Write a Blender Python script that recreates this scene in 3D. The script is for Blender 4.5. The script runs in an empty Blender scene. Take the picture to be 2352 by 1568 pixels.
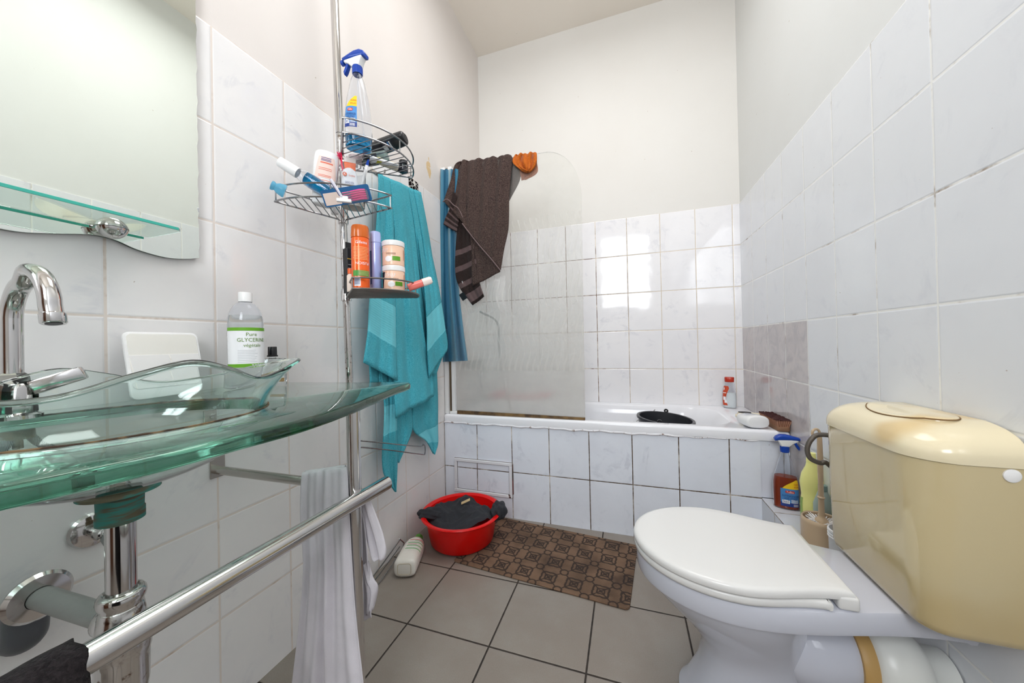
import bpy, bmesh, math, random
import numpy as np
from mathutils import Vector, Matrix
random.seed(7); rng = np.random.RandomState(5)
PI = math.pi
sc = bpy.context.scene
COL = sc.collection

# ------------------------------------------------------------------ camera
FPX = 788.954
CAMP = Vector((1.0146, 0.2083, 0.9474))
CF = Vector((-0.315684, 0.948843, 0.006395))
CR = Vector((0.948629, 0.315748, -0.020160))
CU = Vector((0.021148, 0.000298, 0.999776))
cam = bpy.data.cameras.new('camera'); camo = bpy.data.objects.new('camera', cam); COL.objects.link(camo)
cam.sensor_width = 36.0; cam.sensor_fit = 'HORIZONTAL'; cam.lens = FPX / 2352.0 * 36.0
cam.clip_start = 0.01
mw = Matrix((( CR.x, CU.x, -CF.x, CAMP.x), (CR.y, CU.y, -CF.y, CAMP.y), (CR.z, CU.z, -CF.z, CAMP.z), (0, 0, 0, 1)))
camo.matrix_world = mw
sc.camera = camo
sc.view_settings.view_transform = 'Standard'; sc.view_settings.look = 'None'
sc.view_settings.gamma = 1.0; sc.view_settings.use_curve_mapping = False
sc.view_settings.exposure = 0.37
sc.cycles.use_denoising = True
sc.cycles.max_bounces = 16; sc.cycles.transmission_bounces = 14; sc.cycles.transparent_max_bounces = 16
sc.cycles.diffuse_bounces = 6; sc.cycles.glossy_bounces = 6
sc.cycles.sample_clamp_indirect = 40.0
# room numbers (metres)
W, BACK, TUBF, CEIL, REAR = 1.672, 2.5815, 1.978, 3.11, -1.0
# ------------------------------------------------------------------ light
world = bpy.data.worlds.new('daylight'); sc.world = world; world.use_nodes = True
bg = world.node_tree.nodes['Background']; bg.inputs[0].default_value = (0.80, 0.90, 1.0, 1); bg.inputs[1].default_value = 2.0
def area(name, loc, rot, sx, sy, power, color=(1, 1, 1)):
    l = bpy.data.lights.new(name, 'AREA'); l.shape = 'RECTANGLE'; l.size = sx; l.size_y = sy; l.energy = power; l.color = color
    o = bpy.data.objects.new(name, l); o.location = loc; o.rotation_euler = rot; COL.objects.link(o); return o
area('window_daylight', (1.02, REAR - 0.10, 2.08), (math.radians(88), 0, 0), 0.80, 1.25, 31.0, (0.96, 0.98, 1.0))
area('added_fill_light', (0.88, 1.30, CEIL - 0.10), (0, 0, 0), 0.9, 0.9, 12.5, (1.0, 0.985, 0.97))  # fill light added under the ceiling to brighten the room

# ------------------------------------------------------------------ helpers
def ray(u, v): return CF + CR * ((u - 1176.0) / FPX) - CU * ((v - 784.0) / FPX)
def aX(u, v, x): d = ray(u, v); return CAMP + d * ((x - CAMP.x) / d.x)
def aY(u, v, y): d = ray(u, v); return CAMP + d * ((y - CAMP.y) / d.y)
def aZ(u, v, z): d = ray(u, v); return CAMP + d * ((z - CAMP.z) / d.z)
def aD(u, v, dd): return CAMP + ray(u, v) * dd

def lin(c):
    c = c / 255.0
    return c / 12.92 if c <= 0.04045 else ((c + 0.055) / 1.055) ** 2.4
def rgb(r, g, b): return (lin(r), lin(g), lin(b), 1.0)

MATS = {}
def setin(bs, key, val):
    if key in bs.inputs: bs.inputs[key].default_value = val
def mat(name, col, rough=0.5, metal=0.0, trans=0.0, ior=1.45, spec=None, coat=0.0, emit=None, bump=None, alpha=None, sss=0.0):
    if name in MATS: return MATS[name]
    m = bpy.data.materials.new(name); m.use_nodes = True
    nt = m.node_tree; bs = nt.nodes['Principled BSDF']
    bs.inputs['Base Color'].default_value = rgb(*col)
    bs.inputs['Roughness'].default_value = rough; bs.inputs['Metallic'].default_value = metal
    setin(bs, 'Transmission Weight', trans); setin(bs, 'IOR', ior); setin(bs, 'Coat Weight', coat)
    if spec is not None: setin(bs, 'Specular IOR Level', spec)
    if bump:
        sc_, st, dist = bump
        no = nt.nodes.new('ShaderNodeTexNoise'); no.inputs['Scale'].default_value = sc_; no.inputs['Detail'].default_value = 4
        tc = nt.nodes.new('ShaderNodeNewGeometry'); nt.links.new(tc.outputs['Position'], no.inputs['Vector'])
        bp = nt.nodes.new('ShaderNodeBump'); bp.inputs['Strength'].default_value = st; bp.inputs['Distance'].default_value = dist
        nt.links.new(no.outputs['Fac'], bp.inputs['Height']); nt.links.new(bp.outputs['Normal'], bs.inputs['Normal'])
    MATS[name] = m; return m

class NB:
    """small node builder"""
    def __init__(s, name):
        s.m = bpy.data.materials.new(name); s.m.use_nodes = True; s.nt = s.m.node_tree
        s.bs = s.nt.nodes['Principled BSDF']; s.out = s.nt.nodes['Material Output']
        MATS[name] = s.m
    def n(s, t): return s.nt.nodes.new(t)
    def put(s, sock, v):
        if isinstance(v, (int, float)): sock.default_value = v
        elif isinstance(v, tuple): sock.default_value = v
        else: s.nt.links.new(v, sock)
    def m_(s, op, a, b=0.0, c=None):
        k = s.n('ShaderNodeMath'); k.operation = op; s.put(k.inputs[0], a); s.put(k.inputs[1], b)
        if c is not None: s.put(k.inputs[2], c)
        return k.outputs[0]
    def pos(s):
        g = s.n('ShaderNodeNewGeometry'); x = s.n('ShaderNodeSeparateXYZ'); s.nt.links.new(g.outputs['Position'], x.inputs[0])
        s.P = g.outputs['Position']; return x.outputs[0], x.outputs[1], x.outputs[2]
    def opos(s):
        g = s.n('ShaderNodeTexCoord'); x = s.n('ShaderNodeSeparateXYZ'); s.nt.links.new(g.outputs['Object'], x.inputs[0])
        s.P = g.outputs['Object']; return x.outputs[0], x.outputs[1], x.outputs[2]
    def xyz(s, a, b, c):
        k = s.n('ShaderNodeCombineXYZ'); s.put(k.inputs[0], a); s.put(k.inputs[1], b); s.put(k.inputs[2], c); return k.outputs[0]
    def noise(s, vec, scale, detail=3.0, rough=0.5, dist=0.0):
        k = s.n('ShaderNodeTexNoise'); s.nt.links.new(vec, k.inputs['Vector']); k.inputs['Scale'].default_value = scale
        k.inputs['Detail'].default_value = detail; k.inputs['Roughness'].default_value = rough; k.inputs['Distortion'].default_value = dist
        return k.outputs['Fac']
    def white(s, vec):
        k = s.n('ShaderNodeTexWhiteNoise'); s.nt.links.new(vec, k.inputs['Vector']); return k.outputs['Value']
    def ramp(s, v, a, b, lo=0.0, hi=1.0, smooth=True):
        k = s.n('ShaderNodeMapRange'); k.interpolation_type = 'SMOOTHSTEP' if smooth else 'LINEAR'
        s.put(k.inputs['Value'], v); s.put(k.inputs['From Min'], a); s.put(k.inputs['From Max'], b); s.put(k.inputs['To Min'], lo); s.put(k.inputs['To Max'], hi)
        return k.outputs[0]
    def mix(s, f, a, b):
        k = s.n('ShaderNodeMix'); k.data_type = 'RGBA'; s.put(k.inputs[0], f); s.put(k.inputs[6], a); s.put(k.inputs[7], b); return k.outputs[2]
    def bump(s, h, strength, dist, base=None):
        k = s.n('ShaderNodeBump'); k.inputs['Strength'].default_value = strength; k.inputs['Distance'].default_value = dist
        s.put(k.inputs['Height'], h)
        if base is not None: s.nt.links.new(base, k.inputs['Normal'])
        return k.outputs[0]
    def set(s, key, v): s.put(s.bs.inputs[key], v)

# ---- mesh helpers
def link(name, me, m, parent=None):
    o = bpy.data.objects.new(name, me); COL.objects.link(o)
    if m is not None:
        for k in (m if isinstance(m, (list, tuple)) else [m]): me.materials.append(k)
    if parent is not None: o.parent = parent
    return o
def fin(bm, name, smooth=True, angle=40):
    bmesh.ops.recalc_face_normals(bm, faces=bm.faces[:])
    me = bpy.data.meshes.new(name); bm.to_mesh(me); bm.free()
    if smooth:
        for p in me.polygons: p.use_smooth = True
        try: me.set_sharp_from_angle(angle=math.radians(angle))
        except Exception: pass
    return me
def fin_raw(bm, name, angle=50):
    me = bpy.data.meshes.new(name); bm.to_mesh(me); bm.free()
    for p in me.polygons: p.use_smooth = True
    try: me.set_sharp_from_angle(angle=math.radians(angle))
    except Exception: pass
    return me

class Thing:
    """an Empty at the base of a thing that parents its parts; parts are given in local coordinates, or in world ones with world=True"""
    def __init__(s, name, label, cat, loc=(0, 0, 0), rot=(0, 0, 0), group=None, scale=1.0):
        o = bpy.data.objects.new(name, None); COL.objects.link(o); o.empty_display_size = 0.02
        o.location = loc; o.rotation_euler = rot; o.scale = (scale,) * 3
        o['label'] = label; o['category'] = cat
        if group: o['group'] = group
        s.o = o; s.M = (Matrix.Translation(Vector(loc)) @ __import__('mathutils').Euler(rot).to_matrix().to_4x4() @ Matrix.Scale(scale, 4))
    def part(s, name, bm, m, parent=None, label=None, world=False, smooth=True, angle=40, raw=False):
        if world: bm.transform(s.M.inverted())
        me = fin_raw(bm, name, angle) if raw else fin(bm, name, smooth, angle)
        o = link(name, me, m, parent or s.o)
        if label: o['label'] = label
        return o
def tag(o, label, cat, group=None):
    o['label'] = label; o['category'] = cat
    if group: o['group'] = group
    return o
def single(name, bm, m, label, cat, base=None, smooth=True, angle=40, group=None, raw=False):
    if base is not None: bm.transform(Matrix.Translation(-Vector(base)))
    o = link(name, fin_raw(bm, name, angle) if raw else fin(bm, name, smooth, angle), m)
    if base is not None: o.location = base
    return tag(o, label, cat, group)
def struct(name, bm, m, smooth=False, label=None):
    o = link(name, fin(bm, name, smooth), m); o['kind'] = 'structure'
    if label: o['label'] = label
    return o

def box(bm, lo, hi, bev=0.0, seg=2):
    r = bmesh.ops.create_cube(bm, size=1.0)
    vs = r['verts']
    for v in vs: v.co = Vector([lo[i] + (v.co[i] + 0.5) * (hi[i] - lo[i]) for i in range(3)])
    if bev > 0:
        es = list({e for v in vs for e in v.link_edges})
        bmesh.ops.bevel(bm, geom=es, offset=bev, segments=seg, affect='EDGES', profile=0.5)
    return bm
def nb(): return bmesh.new()
def frames(pts):
    n = len(pts); T = []
    for i in range(n):
        a = pts[max(i - 1, 0)]; b = pts[min(i + 1, n - 1)]; t = (b - a); T.append(t.normalized() if t.length > 1e-9 else Vector((0, 0, 1)))
    up = Vector((0, 0, 1)) if abs(T[0].z) < 0.9 else Vector((1, 0, 0))
    N = (up - T[0] * up.dot(T[0])).normalized(); out = [(T[0], N, T[0].cross(N))]
    for i in range(1, n):
        N = N - T[i] * N.dot(T[i])
        N = N.normalized() if N.length > 1e-6 else Vector((1, 0, 0))
        out.append((T[i], N, T[i].cross(N)))
    return out
def smooth_path(pts, k=6):
    pts = [Vector(p) for p in pts]
    if len(pts) < 3: return pts
    out = []
    P = [pts[0] * 2 - pts[1]] + pts + [pts[-1] * 2 - pts[-2]]
    for i in range(1, len(P) - 2):
        for j in range(k):
            t = j / k; a, b, c, d = P[i - 1], P[i], P[i + 1], P[i + 2]
            out.append(0.5 * ((2 * b) + (c - a) * t + (2 * a - 5 * b + 4 * c - d) * t * t + (3 * b - a - 3 * c + d) * t ** 3))
    out.append(pts[-1]); return out
def tube(bm, pts, r, seg=14, cap=True, smooth=0):
    pts = [Vector(p) for p in pts]
    if smooth: pts = smooth_path(pts, smooth)
    fr = frames(pts); rings = []
    for i, p in enumerate(pts):
        rr = r[min(i, len(r) - 1)] if isinstance(r, (list, tuple)) else r
        T, N, B = fr[i]
        rings.append([bm.verts.new(p + (N * math.cos(2 * PI * k / seg) + B * math.sin(2 * PI * k / seg)) * rr) for k in range(seg)])
    for a, b in zip(rings, rings[1:]):
        for k in range(seg): bm.faces.new((a[k], a[(k + 1) % seg], b[(k + 1) % seg], b[k]))
    if cap: bm.faces.new(list(reversed(rings[0]))); bm.faces.new(rings[-1])
    return bm
def lathe(bm, prof, seg=40, M=None, cap=True):
    """prof: (r, z) from bottom to top; revolve round z"""
    rings = []; M = M or Matrix.Identity(4)
    for r, z in prof:
        if r < 1e-5: rings.append([bm.verts.new(M @ Vector((0, 0, z)))])
        else: rings.append([bm.verts.new(M @ Vector((r * math.cos(2 * PI * k / seg), r * math.sin(2 * PI * k / seg), z))) for k in range(seg)])
    for a, b in zip(rings, rings[1:]):
        for k in range(seg):
            k2 = (k + 1) % seg
            if len(a) == 1 and len(b) == 1: continue
            if len(a) == 1: bm.faces.new((a[0], b[k2], b[k]))
            elif len(b) == 1: bm.faces.new((a[k], a[k2], b[0]))
            else: bm.faces.new((a[k], a[k2], b[k2], b[k]))
    if cap:
        if len(rings[0]) > 1: bm.faces.new(list(reversed(rings[0])))
        if len(rings[-1]) > 1: bm.faces.new(rings[-1])
    return bm
def axisM(a, b):
    """matrix placing local z from a towards b"""
    a = Vector(a); b = Vector(b); z = (b - a).normalized()
    up = Vector((0, 0, 1)) if abs(z.z) < 0.95 else Vector((0, 1, 0))
    x = up.cross(z).normalized(); y = z.cross(x)
    return Matrix(((x.x, y.x, z.x, a.x), (x.y, y.y, z.y, a.y), (x.z, y.z, z.z, a.z), (0, 0, 0, 1)))
class Prof:
    """bottle body: sections (z, rx, ry, exponent[, cx, cy]) joined smoothly; gives surface points for body, labels and print"""
    def __init__(s, secs): s.s = [tuple(q) + (0.0,) * (6 - len(q)) for q in secs]; s.z = np.array([q[0] for q in s.s]); s.v = np.array([q[1:] for q in s.s])
    def par(s, z): return [np.interp(z, s.z, s.v[:, i]) for i in range(5)]
    def pt(s, z, a, off=0.0):
        rx, ry, e, cx, cy = s.par(z); c, sn = math.cos(a), math.sin(a)
        rr = (abs(c) ** e + abs(sn) ** e) ** (-1.0 / e)
        return Vector((cx + (rx + off) * rr * c, cy + (ry + off) * rr * sn, z))
    def body(s, bm, seg=44, cap=True, M=None, off=0.0, z0=None, z1=None, flip=False):
        zs = [z for z in s.z if (z0 is None or z >= z0) and (z1 is None or z <= z1)]
        if z0 is not None and (not zs or zs[0] > z0 + 1e-6): zs = [z0] + list(zs)
        if z1 is not None and zs[-1] < z1 - 1e-6: zs = list(zs) + [z1]
        rings = []
        for z in zs:
            r = [bm.verts.new(s.pt(z, 2 * PI * k / seg, off)) for k in range(seg)]; rings.append(r)
        for a, b in zip(rings, rings[1:]):
            for k in range(seg):
                f = (a[k], a[(k + 1) % seg], b[(k + 1) % seg], b[k]); bm.faces.new(f if not flip else f[::-1])
        if cap:
            bm.faces.new(list(reversed(rings[0])) if not flip else rings[0]); bm.faces.new(rings[-1] if not flip else list(reversed(rings[-1])))
        return bm
    def shell(s, bm, th=0.0012, seg=44, floor=0.002):
        s.body(bm, seg); s.body(bm, seg, off=-th, z0=s.z[0] + floor, z1=s.z[-1] - floor * 0.5, flip=True); return bm
    def patch(s, bm, a0, a1, z0, z1, off=0.0006, na=20, nz=8, shape=None):
        g = []
        for j in range(nz + 1):
            z = z0 + (z1 - z0) * j / nz; b0, b1 = (a0, a1) if shape is None else shape(j / nz, a0, a1)
            g.append([bm.verts.new(s.pt(z, b0 + (b1 - b0) * i / na, off)) for i in range(na + 1)])
        for j in range(nz):
            for i in range(na): bm.faces.new((g[j][i], g[j][i + 1], g[j + 1][i + 1], g[j + 1][i]))
        return bm
    def text(s, bm, txt, a, z, size, off=0.0011, align='CENTER', rotz=0.0, flip=False, squash=1.0, fit=None):
        me = text_mesh(txt, size, align); r = s.par(z); vs = []
        front = s.pt(z, a); rl = max(0.004, (Vector((front.x - r[3], front.y - r[4])).length))
        ca, sa = math.cos(rotz), math.sin(rotz)
        if fit and len(me.vertices): squash = fit * rl / max(1e-6, max(v.co.x for v in me.vertices) - min(v.co.x for v in me.vertices))
        for v in me.vertices:
            tx, ty = v.co.x * squash, v.co.y
            if flip: tx, ty = -tx, -ty
            x2, y2 = tx * ca - ty * sa, tx * sa + ty * ca
            vs.append(bm.verts.new(s.pt(z + y2, a + x2 / rl, off)))
        for p in me.polygons:
            try: bm.faces.new([vs[i] for i in p.vertices])
            except ValueError: pass
        bpy.data.meshes.remove(me); return bm
def text_mesh(txt, size, align='CENTER'):
    cu = bpy.data.curves.new('lettering', 'FONT'); cu.body = txt; cu.size = size; cu.align_x = align; cu.align_y = 'CENTER'; cu.resolution_u = 2
    ob = bpy.data.objects.new('lettering', cu); COL.objects.link(ob)
    dg = bpy.context.evaluated_depsgraph_get(); me = bpy.data.meshes.new_from_object(ob.evaluated_get(dg))
    COL.objects.unlink(ob); bpy.data.objects.remove(ob); bpy.data.curves.remove(cu); return me
def flat_text(bm, txt, size, M, align='CENTER', squash=1.0):
    me = text_mesh(txt, size, align); vs = [bm.verts.new(M @ Vector((v.co.x * squash, v.co.y, 0))) for v in me.vertices]
    for p in me.polygons:
        try: bm.faces.new([vs[i] for i in p.vertices])
        except ValueError: pass
    bpy.data.meshes.remove(me); return bm
def prism(bm, outline, depth, M=None, bev=0.0, seg=3):
    """outline in the xy plane, extruded along z by depth"""
    M = M or Matrix.Identity(4)
    vs = [bm.verts.new((p[0], p[1], 0)) for p in outline]; f = bm.faces.new(vs)
    r = bmesh.ops.extrude_face_region(bm, geom=[f]); nv = [e for e in r['geom'] if isinstance(e, bmesh.types.BMVert)]
    for v in nv: v.co.z += depth
    allv = vs + nv
    if bev > 0:
        es = [e for e in {e for v in allv for e in v.link_edges} if abs(e.verts[0].co.z - e.verts[1].co.z) < 1e-7]
        bmesh.ops.bevel(bm, geom=es, offset=bev, segments=seg, affect='EDGES', profile=0.5)
    for v in bm.verts: pass
    if M != Matrix.Identity(4): bm.transform(M)
    return bm
def resample(pts, n):
    pts = [Vector(p) for p in pts]; L = [0.0]
    for a, b in zip(pts, pts[1:]): L.append(L[-1] + (b - a).length)
    out = []
    for i in range(n):
        t = L[-1] * i / (n - 1); k = 0
        while k < len(L) - 2 and L[k + 1] < t: k += 1
        q = (t - L[k]) / max(1e-9, L[k + 1] - L[k]); out.append(pts[k].lerp(pts[k + 1], q))
    return out
def cloth(bm, left, right, nu=28, nv=44, amp=0.0, k=3.0, ph=0.0, nrm=(1, 0, 0), env=None, uv=None, k2=7.1, wob=0.35, drift=0.6, creases=()):
    """sheet between two edge curves (world points, top to bottom) with vertical folds pushed along nrm"""
    Lp = resample(smooth_path(left, 8), nv + 1); Rp = resample(smooth_path(right, 8), nv + 1); n = Vector(nrm).normalized(); g = []
    for j in range(nv + 1):
        t = j / nv; row = []
        for i in range(nu + 1):
            s = i / nu; p = Lp[j].lerp(Rp[j], s)
            e = env(s, t) if env else 1.0
            d = amp * e * (math.sin(2 * PI * (k * s + drift * 0.2 * math.sin(2.3 * t + ph)) + ph) + wob * math.sin(2 * PI * (k2 * s / 2.0 + 0.25 * t) + 2.1 * ph))
            for s0, w0, dp, dr in creases: d -= dp * min(1.0, 0.3 + 2 * t) * math.exp(-((s - s0 - dr * t) / w0) ** 2)
            row.append(bm.verts.new(p + n * d))
        g.append(row)
    lay = bm.loops.layers.uv.verify()
    for j in range(nv):
        for i in range(nu):
            f = bm.faces.new((g[j][i], g[j][i + 1], g[j + 1][i + 1], g[j + 1][i]))
            for lp, (a, b) in zip(f.loops, ((i, j), (i + 1, j), (i + 1, j + 1), (i, j + 1))):
                q = (a / nu, 1 - b / nv)
                if uv: q = (uv[0] + q[0] * (uv[1] - uv[0]), uv[2] + q[1] * (uv[3] - uv[2]))
                lp[lay].uv = q
    return bm
def thick(o, t, off=0.0):
    m = o.modifiers.new('thickness', 'SOLIDIFY'); m.thickness = t; m.offset = off; return o
# ------------------------------------------------------------------ materials
def tile_mat(name, axis, u0, pu, v0, pv, base, grout, gw=0.003, dirt=0.25, dirtcol=(92, 66, 44), rough=0.09, vein=0.5, dark=None, mould=None, vaxis='z', bumpd=0.0012, var=0.03, veincol=(196, 198, 210)):
    b = NB(name); x, y, z = b.pos(); P = b.P
    u = {'x': x, 'y': y}[axis]; v = {'z': z, 'y': y, 'x': x}[vaxis]
    fu = b.m_('DIVIDE', b.m_('SUBTRACT', u, u0), pu); fv = b.m_('DIVIDE', b.m_('SUBTRACT', v, v0), pv)
    def dist(f, p): q = b.m_('FRACT', f); return b.m_('MULTIPLY', b.m_('MINIMUM', q, b.m_('SUBTRACT', 1.0, q)), p)
    wob = b.m_('MULTIPLY', b.m_('SUBTRACT', b.noise(P, 60.0, 2.0), 0.5), 0.0012)
    d = b.m_('ADD', b.m_('MINIMUM', dist(fu, pu), dist(fv, pv)), wob)
    gm = b.ramp(d, gw * 0.42, gw * 0.42 + 0.0010, 1.0, 0.0)
    cell = b.xyz(b.m_('FLOOR', fu), b.m_('FLOOR', fv), 0.0); rnd = b.white(cell)
    n1 = b.noise(P, 3.4, 6.0, 0.62, 1.4)
    vn = b.ramp(b.m_('ABSOLUTE', b.m_('SUBTRACT', n1, 0.5)), 0.0, 0.05, 1.0, 0.0)
    n2 = b.noise(P, 9.0, 5.0, 0.6, 0.6); vm = b.m_('MULTIPLY', b.m_('MULTIPLY', vn, b.ramp(n2, 0.48, 0.72)), vein)
    cloudy = b.ramp(b.noise(P, 6.0, 4.0, 0.6), 0.35, 0.75, 0.0, vein * 0.5)
    c = b.mix(cloudy, rgb(*base), rgb(*veincol)); c = b.mix(vm, c, rgb(168, 172, 190))
    c = b.mix(b.m_('MULTIPLY', rnd, var * 4), c, rgb(int(base[0] * .93), int(base[1] * .93), int(base[2] * .95)))
    sp = b.ramp(b.noise(P, 95.0, 2.0), 0.775, 0.80, 0.0, 0.55); c = b.mix(sp, c, rgb(150, 120, 95))
    if dark: c = dark(b, c, x, y, z, vm)
    gd = b.ramp(b.noise(P, 11.0, 4.0, 0.65), 0.62 - dirt * 0.5, 0.86 - dirt * 0.5)
    if mould: gd = mould(b, gd, x, y, z)
    g = b.mix(gd, rgb(*grout), rgb(*dirtcol))
    b.set('Base Color', b.mix(gm, c, g)); b.set('Roughness', b.mix(gm, (rough, rough, rough, 1), (0.8, 0.8, 0.8, 1)))
    h = b.ramp(d, gw * 0.3, gw * 0.5 + 0.0035); wv = b.noise(P, 7.0, 2.0)
    n0 = b.bump(wv, 0.10, 0.010); b.set('Normal', b.bump(h, 0.55, bumpd, n0))
    return b.m
def plaster_mat(name, col, patches=None):
    b = NB(name); x, y, z = b.pos(); P = b.P
    c = b.mix(b.ramp(b.noise(P, 2.2, 5.0), 0.3, 0.75, 0.0, 0.35), rgb(*col), rgb(col[0] - 8, col[1] - 10, col[2] - 12))
    sp = b.ramp(b.noise(P, 55.0, 1.0), 0.80, 0.82, 0.0, 0.5); c = b.mix(sp, c, rgb(170, 150, 130))
    if patches: c = patches(b, c, x, y, z)
    b.set('Base Color', c); b.set('Roughness', 0.62)
    b.set('Normal', b.bump(b.noise(P, 240.0, 3.0), 0.12, 0.001, b.bump(b.noise(P, 9.0, 3.0), 0.10, 0.01)))
    return b.m
def torn(b, c, x, y, z):
    q = b.m_('ADD', b.m_('POWER', b.m_('DIVIDE', b.m_('SUBTRACT', y, 1.868), 0.022), 2.0), b.m_('POWER', b.m_('DIVIDE', b.m_('SUBTRACT', z, 1.925), 0.050), 2.0))
    q = b.m_('ADD', q, b.m_('MULTIPLY', b.m_('SUBTRACT', b.noise(b.P, 38.0, 3.0), 0.5), 4.2))
    return b.mix(b.ramp(q, 0.80, 0.95, 1.0, 0.0), c, rgb(214, 186, 142))
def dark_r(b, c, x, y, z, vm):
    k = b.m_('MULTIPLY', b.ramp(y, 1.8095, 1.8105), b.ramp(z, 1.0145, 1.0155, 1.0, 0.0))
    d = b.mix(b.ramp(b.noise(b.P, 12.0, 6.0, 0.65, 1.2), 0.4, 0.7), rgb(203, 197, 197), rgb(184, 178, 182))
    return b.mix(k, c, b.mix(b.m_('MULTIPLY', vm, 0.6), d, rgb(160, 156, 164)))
def mould_b(b, gd, x, y, z):
    return b.m_('MINIMUM', 1.0, b.m_('MULTIPLY', gd, b.ramp(x, 0.3, 1.35, 1.9, 0.12)))
def mould_t(b, gd, x, y, z):
    return b.m_('MAXIMUM', gd, b.m_('MULTIPLY', b.ramp(x, 0.45, 0.75), b.ramp(b.noise(b.P, 18.0, 3.0), 0.30, 0.52)))
T_LEFT = tile_mat('glazed_tile_side', 'y', 0.8137, 0.1992, -0.0116, 0.2582, (238, 236, 235), (224, 214, 206), gw=0.0046, dirt=0.18, vein=0.25, dirtcol=(176, 150, 128))
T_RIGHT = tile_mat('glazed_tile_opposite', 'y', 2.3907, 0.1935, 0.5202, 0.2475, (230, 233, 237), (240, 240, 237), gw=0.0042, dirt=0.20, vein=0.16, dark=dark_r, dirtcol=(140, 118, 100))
T_BACK = tile_mat('glazed_tile_back', 'x', 0.8311, 0.2006, 0.5202, 0.2475, (244, 243, 245), (228, 216, 198), gw=0.0036, dirt=0.55, vein=0.25, mould=mould_b, dirtcol=(104, 70, 40), rough=0.07)
T_BATH = tile_mat('bath_panel_tile', 'x', 0.2071, 0.2059, 0.2502, 0.2540, (234, 239, 249), (214, 204, 192), gw=0.0042, dirt=0.55, vein=0.35, mould=mould_t, dirtcol=(84, 66, 50))
T_LEDGE = tile_mat('ledge_tile', 'y', 1.65, 0.1935, 0.2475, 0.2475, (214, 216, 222), (190, 178, 162), gw=0.004, dirt=0.6, vein=0.5, dirtcol=(110, 92, 74), rough=0.15)
def fdirt(b, c, x, y, z, vm):
    n = b.ramp(b.noise(b.P, 5.0, 6.0, 0.65), 0.35, 0.75); c = b.mix(n, c, rgb(151, 144, 136))
    return b.mix(b.ramp(b.noise(b.P, 420.0, 2.0), 0.35, 0.7, 0.0, 0.35), c, rgb(118, 112, 104))
T_FLOOR = tile_mat('floor_tile', 'x', 0.2855, 0.300, 1.5068, 0.300, (144, 134, 125), (52, 44, 38), gw=0.0055, dirt=0.4, vaxis='y', vein=0.0, dark=fdirt, rough=0.42, dirtcol=(40, 34, 30), var=0.05, bumpd=0.0015)
PLASTER = plaster_mat('white_plaster', (226, 224, 220)); PLASTER_R = plaster_mat('cool_white_plaster', (224, 226, 225)); PLASTER_L = plaster_mat('white_plaster_torn', (222, 216, 212), torn)
CEILM = plaster_mat('ceiling_plaster', (236, 229, 219))
CHROME = mat('chrome', (205, 203, 202), 0.10, 1.0); STEEL = mat('brushed_steel', (186, 182, 176), 0.22, 1.0)
WIRE = mat('chrome_wire', (150, 150, 152), 0.20, 1.0)
b = NB('worn_chrome'); x, y, z = b.pos()
b.set('Base Color', b.mix(b.ramp(b.noise(b.P, 70.0, 4.0), 0.58, 0.70), rgb(200, 198, 196), rgb(120, 104, 90))); b.set('Metallic', 1.0); b.set('Roughness', b.ramp(b.noise(b.P, 40.0, 3.0), 0.4, 0.8, 0.08, 0.45)); CHROME_W = b.m
def half_clear(name, colr, dens, k, flat=False, ior=1.50):
    b = NB(name); b.set('Base Color', rgb(253, 255, 254)); b.set('Roughness', 0.0); b.set('Transmission Weight', 1.0); b.set('IOR', ior)
    va = b.n('ShaderNodeVolumeAbsorption'); va.inputs['Color'].default_value = colr; va.inputs['Density'].default_value = dens
    b.nt.links.new(va.outputs[0], b.out.inputs['Volume'])
    t = b.n('ShaderNodeBsdfTransparent'); t.inputs[0].default_value = (0.99, 0.997, 0.995, 1); m = b.n('ShaderNodeMixShader')
    if flat:
        g = b.n('ShaderNodeNewGeometry'); x = b.n('ShaderNodeSeparateXYZ'); b.nt.links.new(g.outputs['True Normal'], x.inputs[0])
        b.put(m.inputs[0], b.m_('MULTIPLY', b.m_('GREATER_THAN', b.m_('ABSOLUTE', x.outputs[2]), 0.97), k))
    else: m.inputs[0].default_value = k
    b.nt.links.new(b.bs.outputs[0], m.inputs[1]); b.nt.links.new(t.outputs[0], m.inputs[2]); b.nt.links.new(m.outputs[0], b.out.inputs['Surface']); return b.m
GLASS = half_clear('sea_glass', (0.07, 0.66, 0.48, 1), 12.0, 0.10, True)
GLASS_B = half_clear('sea_glass_wall', (0.30, 0.76, 0.66, 1), 13.0, 0.0)
b = NB('shelf_glass'); b.set('Base Color', rgb(232, 246, 240)); b.set('Roughness', 0.0); b.set('Transmission Weight', 1.0); b.set('IOR', 1.35); SHELFG = b.m
EDGEG = mat('ground_glass_edge', (66, 176, 160), 0.25)
b = NB('mirror_silver'); b.set('Base Color', rgb(237, 242, 235)); b.set('Metallic', 1.0); b.set('Roughness', 0.0); MIRROR = b.m
MIRROR_E = mat('mirror_edge', (74, 92, 84), 0.3); WHITE_P = mat('white_plastic', (240, 240, 240), 0.28); WHITE_S = mat('satin_white', (236, 237, 238), 0.34)
CERAMIC = mat('white_ceramic', (200, 203, 214), 0.08, coat=0.4); SEAT = mat('seat_plastic', (224, 224, 223), 0.22)
CREAM = None
b = NB('aged_cream_plastic'); x, y, z = b.pos()
b.set('Base Color', b.mix(b.ramp(b.noise(b.P, 3.2, 3.0), 0.42, 0.62), rgb(204, 188, 148), rgb(197, 177, 131))); b.set('Roughness', 0.06); setin(b.bs, 'Coat Weight', 0.5); CREAM = b.m
b = NB('aged_cream_lid'); x, y, z = b.pos()
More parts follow.
